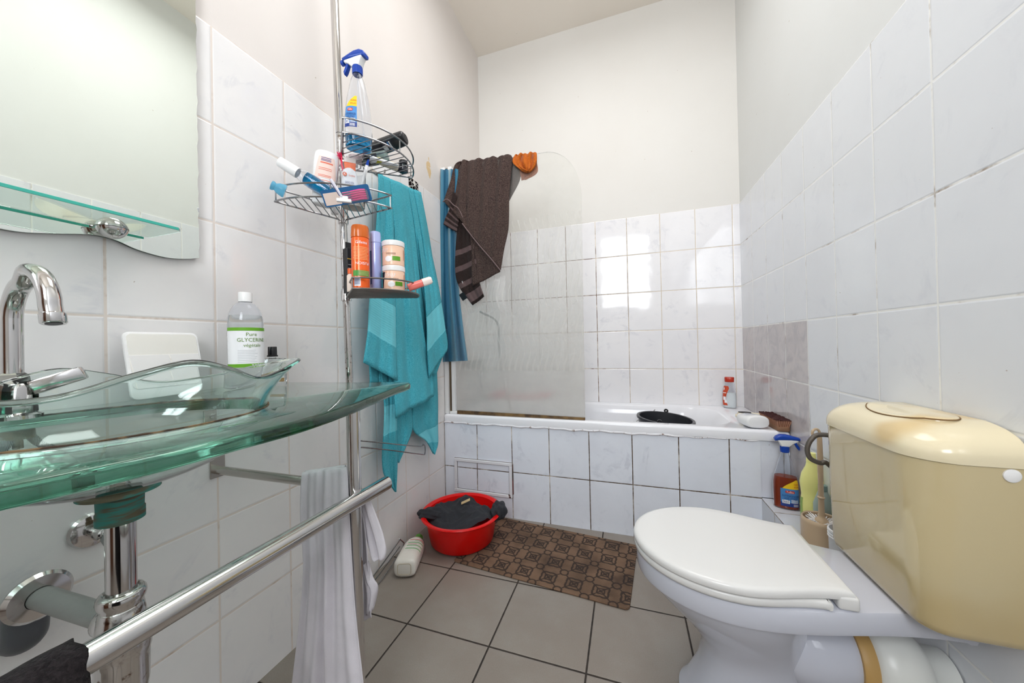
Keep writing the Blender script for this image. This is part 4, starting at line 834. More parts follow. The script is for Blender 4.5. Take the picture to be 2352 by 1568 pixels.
bm = nb(); Pg.patch(bm, -2.6, -0.6, 0.045, 0.115, 0.0006); lb = t.part('label', bm, mat('label_dark', (34, 36, 44), 0.3)); bm = nb(); Pg.patch(bm, -2.4, -0.9, 0.052, 0.057, 0.0010); Pg.patch(bm, -1.9, -1.2, 0.070, 0.086, 0.0010); t.part('label_print', bm, GREYL, parent=lb); bm = nb(); Pg.patch(bm, -2.4, -0.9, 0.060, 0.0625, 0.0010); t.part('label_line', bm, SKYB, parent=lb)
g0 = aD(890, 352, 1.17); g1 = aD(826, 366, 1.18); g0.z = zt + 0.030; g1.z = zt + 0.020
t = lying('lotion_bottle', 'greyish clear bottle with black label lying in the top wire basket', 'bottle', g0, g1, 0.6)
Pl = Prof([(0, 0.014, 0.012, 2.4), (0.004, 0.0195, 0.0165, 2.6), (0.085, 0.0195, 0.0165, 2.6), (0.10, 0.012, 0.012, 2), (0.106, 0.009, 0.009, 2)])
bm = nb(); Pl.body(bm); t.part('bottle_body', bm, mat('grey_green_bottle', (150, 170, 166), 0.1, trans=0.55, ior=1.3))
bm = nb(); Pl.patch(bm, -2.7, -0.3, 0.030, 0.070, 0.0007); lb = t.part('label', bm, BLACK); bm = nb(); Pl.patch(bm, -1.9, -1.2, 0.040, 0.060, 0.0011); t.part('label_print', bm, GREYL, parent=lb)
bm = nb(); lathe(bm, [(0, 0.106), (0.013, 0.106), (0.013, 0.128), (0, 0.129)], 20); t.part('cap', bm, BLACK)
g0 = aD(915, 372, 1.20); g1 = aD(835, 380, 1.13); g0.z = zt + 0.011; g1.z = zt + 0.009
t = lying('cream_tube', 'flattened white cream tube with yellow stripe lying in the top wire basket', 'tube', g1, g0, 0.2)
Pc = Prof([(0, 0.012, 0.0085, 2.2), (0.016, 0.012, 0.0085, 2.2), (0.0165, 0.016, 0.0095, 2.2), (0.08, 0.019, 0.006, 2.2), (0.112, 0.0205, 0.0012, 2.6)])
bm = nb(); Pc.body(bm, z0=0.0165); t.part('tube_body', bm, PAPER); bm = nb(); Pc.body(bm, z1=0.016); t.part('cap', bm, BLACK); bm = nb(); Pc.patch(bm, -2.6, 2.6, 0.040, 0.056, 0.0006, 30, 3); t.part('stripe', bm, mat('print_lime', (196, 190, 40), 0.4))
g0 = aD(930, 392, 1.235); g1 = aD(868, 392, 1.16); g0.z = zt + 0.0135; g1.z = zt + 0.0135
t = lying('balm_tube', 'beige and black cosmetic tube lying near the rim of the top wire basket', 'tube', g0, g1, 0.2)
Pb = Prof([(0, 0.013, 0.0125, 2), (0.03, 0.0132, 0.0130, 2), (0.032, 0.0135, 0.0132, 2), (0.085, 0.0135, 0.0125, 2), (0.105, 0.015, 0.005, 2.4)])
bm = nb(); Pb.body(bm, z1=0.031); t.part('cap', bm, mat('blue_black', (24, 28, 44), 0.3)); bm = nb(); Pb.body(bm, z0=0.0315); t.part('tube_body', bm, mat('beige_tube', (206, 200, 182), 0.35))
g0 = Vector((0.276, 1.245, zt)); t = Thing('glass_jar', 'tiny clear glass jar with black lid standing at the rim of the top wire basket', 'jar', tuple(g0))
bm = nb(); lathe(bm, [(0, 0), (0.014, 0), (0.016, 0.003), (0.016, 0.024), (0.012, 0.028), (0, 0.028)], 24); t.part('jar_body', bm, CLEARG); bm = nb(); lathe(bm, [(0, 0.0285), (0.0145, 0.0285), (0.0145, 0.040), (0, 0.0405)], 24); t.part('lid', bm, BLACK)
def crumple(bm, c, sx, sy, sz, seed, n=3, amt=0.35):
    bmesh.ops.create_icosphere(bm, subdivisions=n, radius=1.0); r = random.Random(seed); ph = [r.uniform(0, 6) for _ in range(9)]
    for v in bm.verts:
        p = v.co.copy(); k = 1 + amt * (math.sin(p.x * 4.3 + ph[0]) * math.sin(p.y * 5.1 + ph[1]) + 0.6 * math.sin(p.z * 7.3 + p.x * 6 + ph[2]) * math.sin(p.y * 8 + ph[3]))
        v.co = Vector(c) + Vector((p.x * sx * k, p.y * sy * k, max(-1.0, p.z * k) * sz))
    return bm
p = aD(812, 352, 1.13); bm = nb(); crumple(bm, (p.x - 0.02, p.y + .035, zt + 0.017), 0.030, 0.026, 0.0165, 4); single('tissue_pack', bm, mat('crumpled_film', (226, 212, 214), 0.3, trans=0.3, ior=1.1), 'crumpled pale pink plastic wrapper in the top wire basket by the pole', 'wrapper', base=(p.x - .02, p.y + .035, zt))

# ---- middle basket
zm = BZ['mid'] + 0.0032
b0 = spot(742, 480, 1.06, zm); b1 = aD(752, 378, 1.035)
t = Thing('conditioner_bottle', 'white oval bottle with coral label standing upside down in the middle wire basket', 'bottle', (b0[0], b0[1], zm), (math.radians(-3), math.radians(5), FACE(b0[0], b0[1])))
Pw = Prof([(0, 0.026, 0.016, 2.2), (0.004, 0.030, 0.019, 2.3), (0.06, 0.0335, 0.021, 2.4), (0.12, 0.0350, 0.0220, 2.4), (0.150, 0.0345, 0.0220, 2.3), (0.163, 0.0325, 0.0205, 2.3), (0.169, 0.0285, 0.017, 2.2), (0.171, 0.023, 0.013, 2.2)])
bm = nb(); Pw.body(bm); t.part('bottle_body', bm, WHITE_S, angle=60)
bm = nb(); Pw.patch(bm, A0 - 0.62, A0 + 0.62, 0.078, 0.146, 0.0006, shape=lambda q, p0, p1: (p0 - 0.30 * (1 - q), p1 + .3 * (1 - q))); lb = t.part('label', bm, mat('label_coral', (240, 212, 202), 0.35))
bm = nb(); Pw.patch(bm, A0 - 0.45, A0 + 0.50, 0.124, 0.128, 0.0010, 8, 1); 
for q in (0.108, 0.103, 0.086, 0.082, 0.070): Pw.patch(bm, A0 - 0.55, A0 + 0.45, q, q + 0.0016, 0.0010, 8, 1)
t.part('label_print', bm, mat('print_coral', (226, 110, 84), 0.4), parent=lb)
bm = nb()
for q in (0.141, 0.136, 0.132): Pw.patch(bm, A0 - 0.42, A0 + 0.35, q, q + 0.0018, 0.0010, 8, 1)
t.part('label_small_print', bm, NAVY, parent=lb)
m1 = aD(764, 474, 1.045); m0 = aD(642, 397, 1.00); m1.z = zm + 0.026; m0.z = m1.z + 0.080
ax = (m0 - m1).normalized()
t = lying('mouthwash_bottle', 'white capped clear bottle of blue mouthwash leaning in the middle wire basket', 'bottle', m1, m0, 0.0)
Ln = (m0 - m1).length
Pm = Prof([(0, 0.020, 0.0165, 2.4), (0.004, 0.0245, 0.0200, 2.5), (Ln * .36, 0.0255, 0.0205, 2.5), (Ln * .50, 0.0235, 0.0195, 2.4), (Ln * .60, 0.0175, 0.0165, 2.1), (Ln * .64, 0.0135, 0.0135, 2), (Ln * .67, 0.0130, 0.0130, 2)])
bm = nb(); Pm.shell(bm, 0.001); t.part('bottle_body', bm, CLEAR, raw=True); bm = nb(); Pm.body(bm, off=-0.0014, z0=0.0025, z1=Ln * .50); t.part('mouthwash', bm, LIQ_B)
bm = nb(); lathe(bm, [(0, Ln * .66), (0.0155, Ln * .66), (0.0158, Ln * .67), (0.0146, Ln * .985), (0.0138, Ln), (0, Ln)], 32); t.part('cap', bm, WHITE_P)
q0 = aD(655, 440, 0.985); q1 = aD(622, 424, 0.965)
q0.x = max(q0.x, 0.026); q1.x = max(q1.x, 0.026)
t = lying('measuring_cap', 'pale blue translucent plastic cap resting on the end of the middle wire basket', 'cap', q0, q1)
BT_ = mat('pale_blue_translucent', (120, 200, 232), 0.25, trans=0.55, ior=1.25); Lq = (q1 - q0).length
bm = nb(); lathe(bm, [(0.0, 0.0), (0.018, 0.0), (0.0185, 0.004), (0.0150, Lq * .5), (0.010, Lq * .7), (0.013, Lq * .85), (0.0125, Lq * .97), (0.009, Lq), (0.0, Lq)], 28); t.part('cap_body', bm, BT_)
cc = spot(812, 478, 1.085, zm)
cup = Thing('toothbrush_cup', 'hazy clear plastic cup holding tubes and toothbrushes in the middle wire basket', 'cup', cc)
bm = nb(); lathe(bm, [(0, 0.0), (0.031, 0.0), (0.033, 0.002), (0.038, 0.115), (0.0410, 0.122), (0.0400, 0.1235), (0.0368, 0.115), (0.0318, 0.003), (0, 0.003)], 44, cap=False); cup.part('cup_wall', bm, mat('cup_plastic', (246, 248, 250), 0.08, trans=0.95, ior=1.12), raw=True, angle=60)
bm = nb(); lathe(bm, [(0, 0.0034), (0.0313, 0.0034), (0.0318, 0.014), (0, 0.0142)], 32); cup.part('residue', bm, mat('dried_residue', (206, 194, 178), 0.7, bump=(120., .5, .003)), label='dried toothpaste residue in the cup')
Ccup = Vector(cc); fc = FACE(cc[0], cc[1]); Dn = Vector((CAMP.x - cc[0], CAMP.y - cc[1], 0)).normalized(); Sd = Vector((-Dn.y, Dn.x, 0))
b1_ = Ccup + Dn * 0.004 + Sd * -0.010 + Vector((0, 0, 0.034)); b2_ = b1_ + Vector((0, 0, 0.150)) + Dn * 0.004 + Sd * -0.010
t = Thing('toothpaste_tube', 'white toothpaste tube printed baking soda standing in the clear cup', 'tube', tuple(b1_), (math.radians(0), 0, fc))
Pt = Prof([(0, 0.0245, 0.0015, 2.6), (0.03, 0.0240, 0.006, 2.4), (0.07, 0.0215, 0.011, 2.3), (0.080, 0.018, 0.0125, 2.2), (0.086, 0.010, 0.009, 2)])
bm = nb(); Pt.body(bm); t.part('tube_body', bm, PAPER); bm = nb(); Pt.text(bm, 'BAKING SODA', A0, 0.040, 0.0110, 0.0008, fit=1.05); t.part('lettering', bm, NAVY)
bm = nb(); Pt.text(bm, 'Kruidvat', A0 + 0.32, 0.062, 0.0085, 0.0008, fit=0.80); t.part('maker_lettering', bm, ORANGE)
bm = nb(); lathe(bm, [(0, 0.0), (0.006, 0.0), (0.006, 0.0008), (0, 0.0008)], 24, Matrix.Translation((-0.013, -0.0118, 0.0635)) @ Matrix.Rotation(PI / 2, 4, 'X')); bd = t.part('badge', bm, ORANGE); bm = nb(); flat_text(bm, 'K', 0.010, Matrix.Translation((-0.013, -0.0130, 0.0635)) @ Matrix.Rotation(PI / 2, 4, 'X')); t.part('badge_lettering', bm, PAPER, parent=bd)
b3 = Ccup + Dn * -0.016 + Sd * 0.004 + Vector((0, 0, 0.034))
t = Thing('gel_tube', 'clear and orange squeeze tube standing behind the toothpaste in the clear cup', 'tube', tuple(b3 + Sd * -0.012), (math.radians(4), 0, fc))
Pq = Prof([(0, 0.012, 0.012, 2), (0.02, 0.013, 0.013, 2), (0.10, 0.0165, 0.006, 2.4), (0.112, 0.017, 0.0030, 2.6), (0.128, 0.0175, 0.0012, 3)])
bm = nb(); Pq.body(bm, z1=0.112); t.part('tube_body', bm, ORANGE); bm = nb(); Pq.body(bm, z0=0.1125); t.part('crimp', bm, mat('tube_crimp', (236, 226, 222), 0.3, trans=.3))
def brush(name, label, base, tip, mh, mb, bl=0.024, headup=True):
    base = Vector(base); tip = Vector(tip); t = lying(name, label, 'toothbrush', base, tip, 0.0); L = (tip - base).length
    bm = nb(); Pz = Prof([(0, 0.004, 0.003, 2.2), (L * .1, 0.0060, 0.0050, 2.2), (L * .45, 0.0062, 0.0050, 2.2), (L * .62, 0.0036, 0.0030, 2), (L * .85, 0.0034, 0.0028, 2), (L * .88, 0.0060, 0.0028, 2.4), (L * .985, 0.0058, 0.0028, 2.4), (L, 0.003, 0.002, 2)]); Pz.body(bm, 18); t.part('handle', bm, mh)
    bm = nb()
    for i in range(5):
        for j in (-1, 0, 1):
            zz = L * (0.890 + 0.022 * i); r_ = random.uniform(-.002, .002); tube(bm, [(j * 0.0034, -0.002, zz), (j * 0.0036 + r_, -0.0115, zz + r_)], 0.0011, 6)
    t.part('bristles', bm, mb); return t
brush('toothbrush', 'hot pink toothbrush standing bristles up in the clear cup', Ccup + Sd * -0.030 * 0.5 + Dn * -0.006 + Vector((0, 0, .016)), Ccup + Sd * -0.036 + Dn * -0.020 + Vector((0, 0, 0.178)), mat('pink_red_plastic', (222, 24, 72), 0.3), mat('pink_bristles', (240, 70, 120), 0.6))
tb = Ccup + Sd * 0.012 + Vector((0, 0, 0.018)); tt = Ccup + Sd * 0.046 + Dn * 0.006 + Vector((0, 0, 0.160))
t = lying('toothbrush', 'white toothbrush with blue handle end leaning out of the clear cup', 'toothbrush', tb, tt); L = (tt - tb).length
bm = nb(); Prof([(0, 0.003, 0.003, 2), (L * .5, 0.0042, 0.004, 2), (L * .8, 0.0060, 0.0055, 2), (L * .86, 0.0055, 0.005, 2)]).body(bm, 16); t.part('handle', bm, WHITE_P); bm = nb(); Prof([(L * .862, 0.0052, 0.0048, 2), (L * .97, 0.0036, 0.0034, 2), (L, 0.002, 0.002, 2)]).body(bm, 16); t.part('handle_tip', bm, BLUEP)
ps = Vector((PXX, pole_y(1.42), 0)); p0 = aD(768, 440, 1.13); p0.z = zm
t = Thing('toothpaste_tube', 'blue and white toothpaste tube standing between the white bottle and the pole', 'tube', (p0.x, p0.y, zm), (math.radians(-2), math.radians(-7), FACE(p0.x, p0.y) - 0.5))
Pz = Prof([(0, 0.011, 0.011, 2), (0.025, 0.0125, 0.0125, 2), (0.10, 0.0150, 0.008, 2.3), (0.150, 0.0165, 0.0015, 3), (0.160, 0.0165, 0.0012, 3)])
bm = nb(); Pz.body(bm, z0=0.026); t.part('tube_body', bm, PAPER); bm = nb(); Pz.body(bm, z1=0.025); t.part('cap', bm, WHITE_P); bm = nb(); Pz.patch(bm, A0 - 1.1, A0 + 0.6, 0.05, 0.155, 0.0007); t.part('label', bm, NAVY)
# pack of interdental brushes and a razor against the front rail
k0 = aD(727, 436, 0.965); k1 = aD(838, 420, 0.985); k2 = aD(859, 459, 1.00); k3 = aD(748, 474, 0.985)
ex = (k1 - k0).normalized(); ey = (k0 - k3).normalized(); ez = ex.cross(ey).normalized(); ey = ez.cross(ex)
MK = Matrix(((ex.x, ey.x, ez.x, k3.x), (ex.y, ey.y, ez.y, k3.y), (ex.z, ey.z, ez.z, k3.z), (0, 0, 0, 1)))
if ez.dot(Dn) < 0: pass
t = Thing('blister_pack', 'blue card pack of pink interdental brushes leaning in the middle wire basket', 'package', tuple(k3 + Vector((0, 0, 0.000)) + Dn * -0.010), tuple(MK.to_euler()))
wk, hk = (k1 - k0).length, (k0 - k3).length
bm = nb(); prism(bm, [(p.x, p.y) for p in rr(0.0, wk, 0.0, hk, 0.006, 4)], 0.0012); t.part('card', bm, mat('card_blue', (38, 96, 146), 0.3), smooth=False)
sg = 1.0 if ez.dot(Dn) > 0 else -1.0
bm = nb(); box(bm, (0.004, 0.004, 0.0013 if sg > 0 else -0.0006), (wk * .36, hk * .80, 0.0018 if sg > 0 else -0.0001)); t.part('card_print', bm, mat('card_cream', (226, 206, 196), 0.4))
bm = nb(); prism(bm, [(p.x, p.y) for p in rr(wk * .38, wk * .95, 0.004, hk * .72, 0.006, 4)], 0.011, bev=0.002, seg=2); bm.transform(Matrix.Translation((0, 0, 0.0014 if sg > 0 else -0.0112))); t.part('blister', bm, HAZY)
for i in range(5):
    yb_ = 0.008 + i * hk * 0.125; zz = sg * (0.0065) + (0.0007 if sg > 0 else 0)
    bm = nb(); tube(bm, [(wk * .43, yb_, zz), (wk * .62, yb_ + 0.001, zz)], 0.0012, 8); tube(bm, [(wk * .60, yb_ + .001, zz), (wk * .80, yb_ + .002, zz), (wk * .91, yb_ + .0005, zz)], [0.0022, 0.0030, 0.0024], 10); t.part('interdental_brush', bm, PINK)
r0 = aD(759, 411, 0.915); r1 = aD(785, 452, 0.935)
t = lying('razor', 'white disposable razor hooked over the front rail of the middle wire basket', 'razor', r1, r0); L = (r0 - r1).length
bm = nb(); Prof([(0, 0.0028, 0.0028, 2), (L * .3, 0.0042, 0.0036, 2.2), (L * .9, 0.0046, 0.0040, 2.2), (L, 0.0040, 0.0036, 2.2)]).body(bm, 16); t.part('handle', bm, mat('pale_lilac_plastic', (226, 224, 236), 0.25))
bm = nb(); box(bm, (-0.0008, -0.0052, L * .08), (0.0008, -0.0034, L * .8)); t.part('grip_line', bm, mat('print_violet', (84, 80, 120), 0.4))
hd = r1 + (r1 - r0).normalized() * 0.010; bm = nb(); box(bm, (-0.0185, -0.005, -0.005), (0.0185, 0.005, 0.004), 0.0015, 2); box(bm, (-0.010, -0.003, 0.003), (0.010, 0.003, 0.012), 0.0015, 1)
Mh = Matrix.Translation(hd) @ Matrix.Rotation(fc - 0.1, 4, 'Z'); bm.transform(Mh); hdp = t.part('razor_head', bm, WHITE_S, world=True)

# ---- low basket
zl = BZ['low'] + 0.0032
p0 = spot(829, 655, 1.040, zl); t = Thing('shaving_gel_can', 'orange shaving gel can with translucent orange cap in the low wire basket', 'can', p0, (0, 0, FACE(p0[0], p0[1])))
Pc = Prof([(0, 0.0235, 0.0235, 2), (0.002, 0.0255, 0.0255, 2), (0.150, 0.0255, 0.0255, 2), (0.153, 0.0245, 0.0245, 2)])
bm = nb(); Pc.body(bm); t.part('can_body', bm, mat('can_orange', (240, 98, 30), 0.2, 0.15))
bm = nb(); Prof([(0.1535, 0.0258, 0.0258, 2), (0.160, 0.0262, 0.0262, 2), (0.185, 0.0248, 0.0248, 2.2), (0.190, 0.0225, 0.0225, 2.2), (0.1915, 0.018, 0.018, 2)]).body(bm); t.part('cap', bm, mat('orange_cap', (226, 112, 34), 0.18, trans=0.25))
bm = nb(); Pc.text(bm, 'Gillette', A0 + 0.12, 0.136, 0.0125, 0.0008, squash=.9); Pc.text(bm, 'FUSION', A0 + 0.2, 0.0745, 0.0115, 0.0008, flip=True) ; t.part('lettering', bm, PAPER)
bm = nb(); Pc.patch(bm, A0 - 0.9, A0 + 1.1, 0.036, 0.053, 0.0006, 20, 2); t.part('green_band', bm, mat('print_leaf', (74, 150, 62), 0.4))
bm = nb()
for k in range(9): Pc.patch(bm, A0 - 0.85, A0 + 1.0 - 0.25 * random.random(), 0.121 - k * 0.0044, 0.1222 - k * 0.0044, 0.0006, 10, 1)
for k in range(4): Pc.patch(bm, A0 - 0.2, A0 + 1.0, 0.050 - k * 0.0038, 0.0508 - k * 0.0038, 0.0010, 10, 1)
t.part('small_print', bm, mat('print_peach', (252, 196, 140), 0.4))
bm = nb(); Pc.patch(bm, A0 - 0.75, A0 - 0.02, 0.006, 0.034, 0.0006, 8, 2); lb = t.part('barcode', bm, PAPER); bm = nb()
for k in range(12): Pc.patch(bm, A0 - 0.70 + k * 0.052, A0 - 0.70 + k * 0.052 + (0.018 if k % 3 else 0.03), 0.010, 0.030, 0.0010, 1, 1)
t.part('barcode_lines', bm, NAVY, parent=lb)
p0 = spot(864, 655, 1.085, zl); t = Thing('deodorant_can', 'slim lavender blue spray can beside the orange can in the low basket', 'can', p0, (0, 0, FACE(p0[0], p0[1])))
bm = nb(); Prof([(0, 0.0155, 0.0155, 2), (0.002, 0.0170, 0.0170, 2), (0.148, 0.0170, 0.0170, 2), (0.152, 0.0160, 0.0160, 2)]).body(bm); t.part('can_body', bm, mat('can_lavender', (164, 176, 226), 0.22, 0.2)); bm = nb(); Prof([(0.1525, 0.0166, 0.0166, 2), (0.178, 0.0160, 0.0160, 2), (0.186, 0.0148, 0.0148, 2), (0.1885, 0.010, 0.010, 2)]).body(bm); t.part('cap', bm, mat('cap_lavender', (176, 186, 232), 0.25))
Pd = Prof([(0, 0.0170, 0.0170, 2), (0.15, 0.0170, 0.0170, 2)]); bm = nb(); Pd.patch(bm, A0 - 1.25, A0 - 0.75, 0.02, 0.125, 0.0006, 4, 4); t.part('label_print', bm, NAVY)
p0 = spot(905, 660, 1.100, zl)
def jar(loc, label, up):
    t = Thing('cream_jar', label, 'jar', loc, (0, 0, FACE(loc[0], loc[1])), group='coconut cream jars in the low basket')
    Pj = Prof([(0, 0.0315, 0.0315, 2), (0.002, 0.0338, 0.0338, 2), (0.060, 0.0338, 0.0338, 2), (0.062, 0.033, 0.033, 2)])
    bm = nb(); Pj.body(bm, 56); t.part('jar_body', bm, mat('jar_peach', (236, 196, 170), 0.25))
    bm = nb(); lathe(bm, [(0, 0.0623), (0.0346, 0.0623), (0.0350, 0.064), (0.0350, 0.0770), (0.0335, 0.0785), (0, 0.0788)], 56); t.part('lid', bm, WHITE_P)
    dx = 0.22 if up else 0.0
    bm = nb(); Pj.text(bm, 'COPULP', A0 - (1.0 if up else 0.36), 0.0465, 0.0150, 0.0010, fit=1.0); t.part('lettering', bm, PAPER)
    bm = nb(); Pj.patch(bm, A0 + 0.12 - dx, A0 + 0.85 - dx, 0.014, 0.0275, 0.0006, 10, 2); t.part('leaf_picture', bm, mat('print_fresh_green', (96, 158, 40), 0.35))
    bm = nb(); Pj.patch(bm, A0 - 0.55 - dx, A0 + 0.08 - dx, 0.010, 0.0285, 0.0007, 14, 8, shape=lambda q, a, c: ((a + c) / 2 - (c - a) / 2 * math.sqrt(max(0.02, 1 - (2 * q - 1) ** 2)), (a + c) / 2 + (c - a) / 2 * math.sqrt(max(0.02, 1 - (2 * q - 1) ** 2)))); t.part('coconut_picture', bm, PAPER)
    bm = nb()
    for q in (0.0365, 0.0335): Pj.patch(bm, A0 - 0.45 - dx, A0 + 0.42 - dx, q, q + 0.0012, 0.0007, 8, 1)
    t.part('small_print', bm, mat('print_brown', (126, 84, 66), 0.5))
    bm = nb(); Pj.patch(bm, A0 - 1.75, A0 - 0.80, 0.004, 0.058, 0.0006, 12, 6, shape=lambda q, a, c: (a, c - 0.35 + 0.3 * q - (0.5 if up else 0.0))); t.part('dark_panel', bm, BLACK); bm = nb(); Pj.patch(bm, A0 + 1.05, A0 + 1.45, 0.02, 0.052, 0.0006, 6, 2); t.part('side_print', bm, mat('print_rosy', (196, 148, 126), 0.5)); return t
jar(p0, 'lower of two stacked peach cream jars with white lids in the low basket', False)
jar((p0[0] - 0.001, p0[1] + 0.001, zl + 0.0792), 'upper of two stacked peach cream jars with white lids in the low basket', True)
p0 = spot(803, 655, 1.118, zl); t = Thing('carton', 'tall narrow black carton with gold line behind the orange can', 'box', p0, (0, 0, FACE(p0[0], p0[1]) + 0.5))
bm = nb(); box(bm, (-0.0135, -0.0135, 0), (0.0135, 0.0135, 0.145), 0.0006, 1); box(bm, (-0.012, -0.0005, 0.145), (0.0125, 0.0005, 0.166)); t.part('carton_body', bm, BLACK, smooth=False)
bm = nb(); box(bm, (-0.0136, -0.0141, 0.108), (0.0136, -0.0136, 0.111)); t.part('gold_line', bm, mat('gold_print', (196, 160, 60), 0.4))
bm = nb(); 
for k in range(8): box(bm, (-0.011, -0.0141, 0.012 + k * 0.0112), (0.004 + 0.007 * random.random(), -0.0136, 0.0132 + k * 0.0112))
t.part('small_print', bm, GREYL)
p0 = spot(810, 652, 1.088, zl); p0 = (p0[0] - .004, p0[1] - .004, zl); t = Thing('pill_bottle', 'small white bottle with orange cap half hidden behind the orange can', 'bottle', p0)
bm = nb(); lathe(bm, [(0, 0), (0.0105, 0), (0.011, 0.002), (0.011, 0.050), (0.007, 0.056), (0, 0.056)], 20); t.part('bottle_body', bm, mat('bottle_cream', (236, 222, 210), 0.35)); bm = nb(); lathe(bm, [(0, 0.0563), (0.0085, 0.0563), (0.0085, 0.073), (0, 0.0735)], 20); t.part('cap', bm, ORANGE)
d0 = aD(938, 662, 1.115); d0.z = zl + 0.0145; d1 = aD(992, 642, 1.130)
t = lying('deodorant_stick', 'coral pink deodorant stick with white cap poking out of the low basket', 'deodorant', d0, d1, 0.3); L = (d1 - d0).length
bm = nb(); Prof([(0, 0.0135, 0.0105, 2.6), (0.002, 0.0150, 0.0120, 2.8), (L * .60, 0.0150, 0.0120, 2.8), (L * .61, 0.0142, 0.0112, 2.8)]).body(bm); t.part('stick_body', bm, mat('coral_plastic', (246, 128, 118), 0.28)); bm = nb(); Prof([(L * .615, 0.0156, 0.0125, 3), (L * .93, 0.0150, 0.0120, 3), (L * 1.0, 0.0120, 0.0090, 2.6)]).body(bm); t.part('cap', bm, mat('cap_ivory', (248, 232, 224), 0.3))
p0 = spot(815, 500, 1.10, 0); pA = Vector((PXX + 0.03, pole_y(1.35) - .012, 1.335))
# ------------------------------------------------------------------ towels and cloths
hk = Thing('wall_hook', 'small chrome double hook on the tiles holding the turquoise towel', 'hook', (0.0, 1.52, 1.71))
bm = nb(); box(bm, (0.0006, 1.40, 1.690), (0.004, 1.66, 1.706), 0.001, 1); hk.part('hook_plate', bm, STEEL, world=True)
for yy in (1.44, 1.62):
    bm = nb(); tube(bm, [(0.004, yy, 1.698), (0.030, yy, 1.692), (0.042, yy, 1.696), (0.044, yy, 1.708)], 0.0035, 8, smooth=4); hk.part('hook_prong', bm, CHROME, world=True)
def TX(pts, x0, x1=None):
    n = len(pts)
    if isinstance(x0, (list, tuple)): return [aX(u, v, x_) for (u, v), x_ in zip(pts, x0)]
    return [aX(u, v, x0 if x1 is None else x0 + (x1 - x0) * i / (n - 1)) for i, (u, v) in enumerate(pts)]
N1 = (0.72, -0.69, 0)
tw = Thing('bath_towel', 'large turquoise terry bath towel hanging on the tiled wall behind the pole', 'towel', (0.06, 1.55, 1.0))
def patch(t, name, m, left, right, nu, nv, amp, k, ph, n=N1, th=0.006, uv=None, env=None, **kw):
    bm = nb(); cloth(bm, left, right, nu, nv, amp, k, ph, n, env, uv, **kw); o = t.part(name, bm, m, world=True, raw=True, angle=180); thick(o, th, 0.0); return o
def bord(v0): return None
e0 = lambda s, t: min(1.0, 0.25 + 1.5 * t) * (1.0 - 0.15 * t)
patch(tw, 'towel_front', TURQ, TX([(869, 398), (872, 520), (862, 640), (852, 720), (848, 800), (850, 880)], 0.05, 0.06), TX([(966, 442), (985, 540), (1003, 650), (1018, 720), (1022, 790), (1000, 860)], 0.05, 0.06), 120, 60, 0.010, 2.1, 0.6, env=e0, k2=9.3, wob=0.55, drift=2.0, creases=[(0.24, 0.016, 0.016, -0.05), (0.66, 0.014, 0.018, 0.04), (0.80, 0.012, 0.014, 0.03), (0.10, 0.014, 0.010, 0.0)])
patch(tw, 'towel_flap', TURQ_B, TX([(869, 430), (858, 600), (849, 690), (845, 760), (835, 832)], [0.035, 0.065, 0.085, 0.095, 0.100]), TX([(900, 430), (907, 620), (908, 720), (909, 800), (912, 874)], [0.035, 0.070, 0.090, 0.100, 0.105]), 26, 44, 0.007, 1.4, 0.2)
patch(tw, 'towel_middle', TURQ, TX([(905, 470), (908, 720), (907, 820), (906, 900), (909, 960)], [0.035, 0.080, 0.090, 0.096, 0.10]), TX([(940, 470), (968, 720), (984, 820), (996, 880), (997, 910)], [0.035, 0.080, 0.088, 0.092, 0.095]), 30, 44, 0.011, 1.6, 1.1)
patch(tw, 'towel_flap', TURQ_B, TX([(950, 480), (972, 640), (980, 740), (981, 800), (985, 868)], [0.035, 0.070, 0.085, 0.092, 0.095]), TX([(968, 480), (1005, 650), (1021, 750), (1027, 790), (1025, 806)], [0.035, 0.068, 0.082, 0.088, 0.090]), 22, 36, 0.006, 1.2, 0.9)
patch(tw, 'towel_tail', TURQ_T, TX([(872, 850), (882, 920), (882, 980), (878, 1045), (883, 1090), (907, 1127)], 0.060, 0.075), TX([(912, 850), (911, 920), (911, 985), (912, 1050), (911, 1090), (909, 1128)], 0.066, 0.078), 22, 40, 0.006, 1.3, 0.5)
patch(tw, 'towel_fold', TURQ, TX([(912, 900), (910, 960), (910, 1000), (913, 1058)], 0.060), TX([(942, 900), (945, 950), (945, 990), (915, 1062)], 0.062), 16, 24, 0.006, 1.2, 2.1)
patch(tw, 'towel_tail', TURQ_B, TX([(945, 850), (946, 920), (948, 985), (978, 1012), (994, 1040)], 0.050, 0.060), TX([(1003, 850), (1006, 920), (1006, 980), (1006, 1020), (998, 1043)], 0.050, 0.060), 22, 34, 0.007, 1.5, 0.2)
def TY(pts, y0, y1=None):
    n = len(pts)
    if isinstance(y0, (list, tuple)): return [aY(u, v, y_) for (u, v), y_ in zip(pts, y0)]
    return [aY(u, v, y0 if y1 is None else y0 + (y1 - y0) * i / (n - 1)) for i, (u, v) in enumerate(pts)]
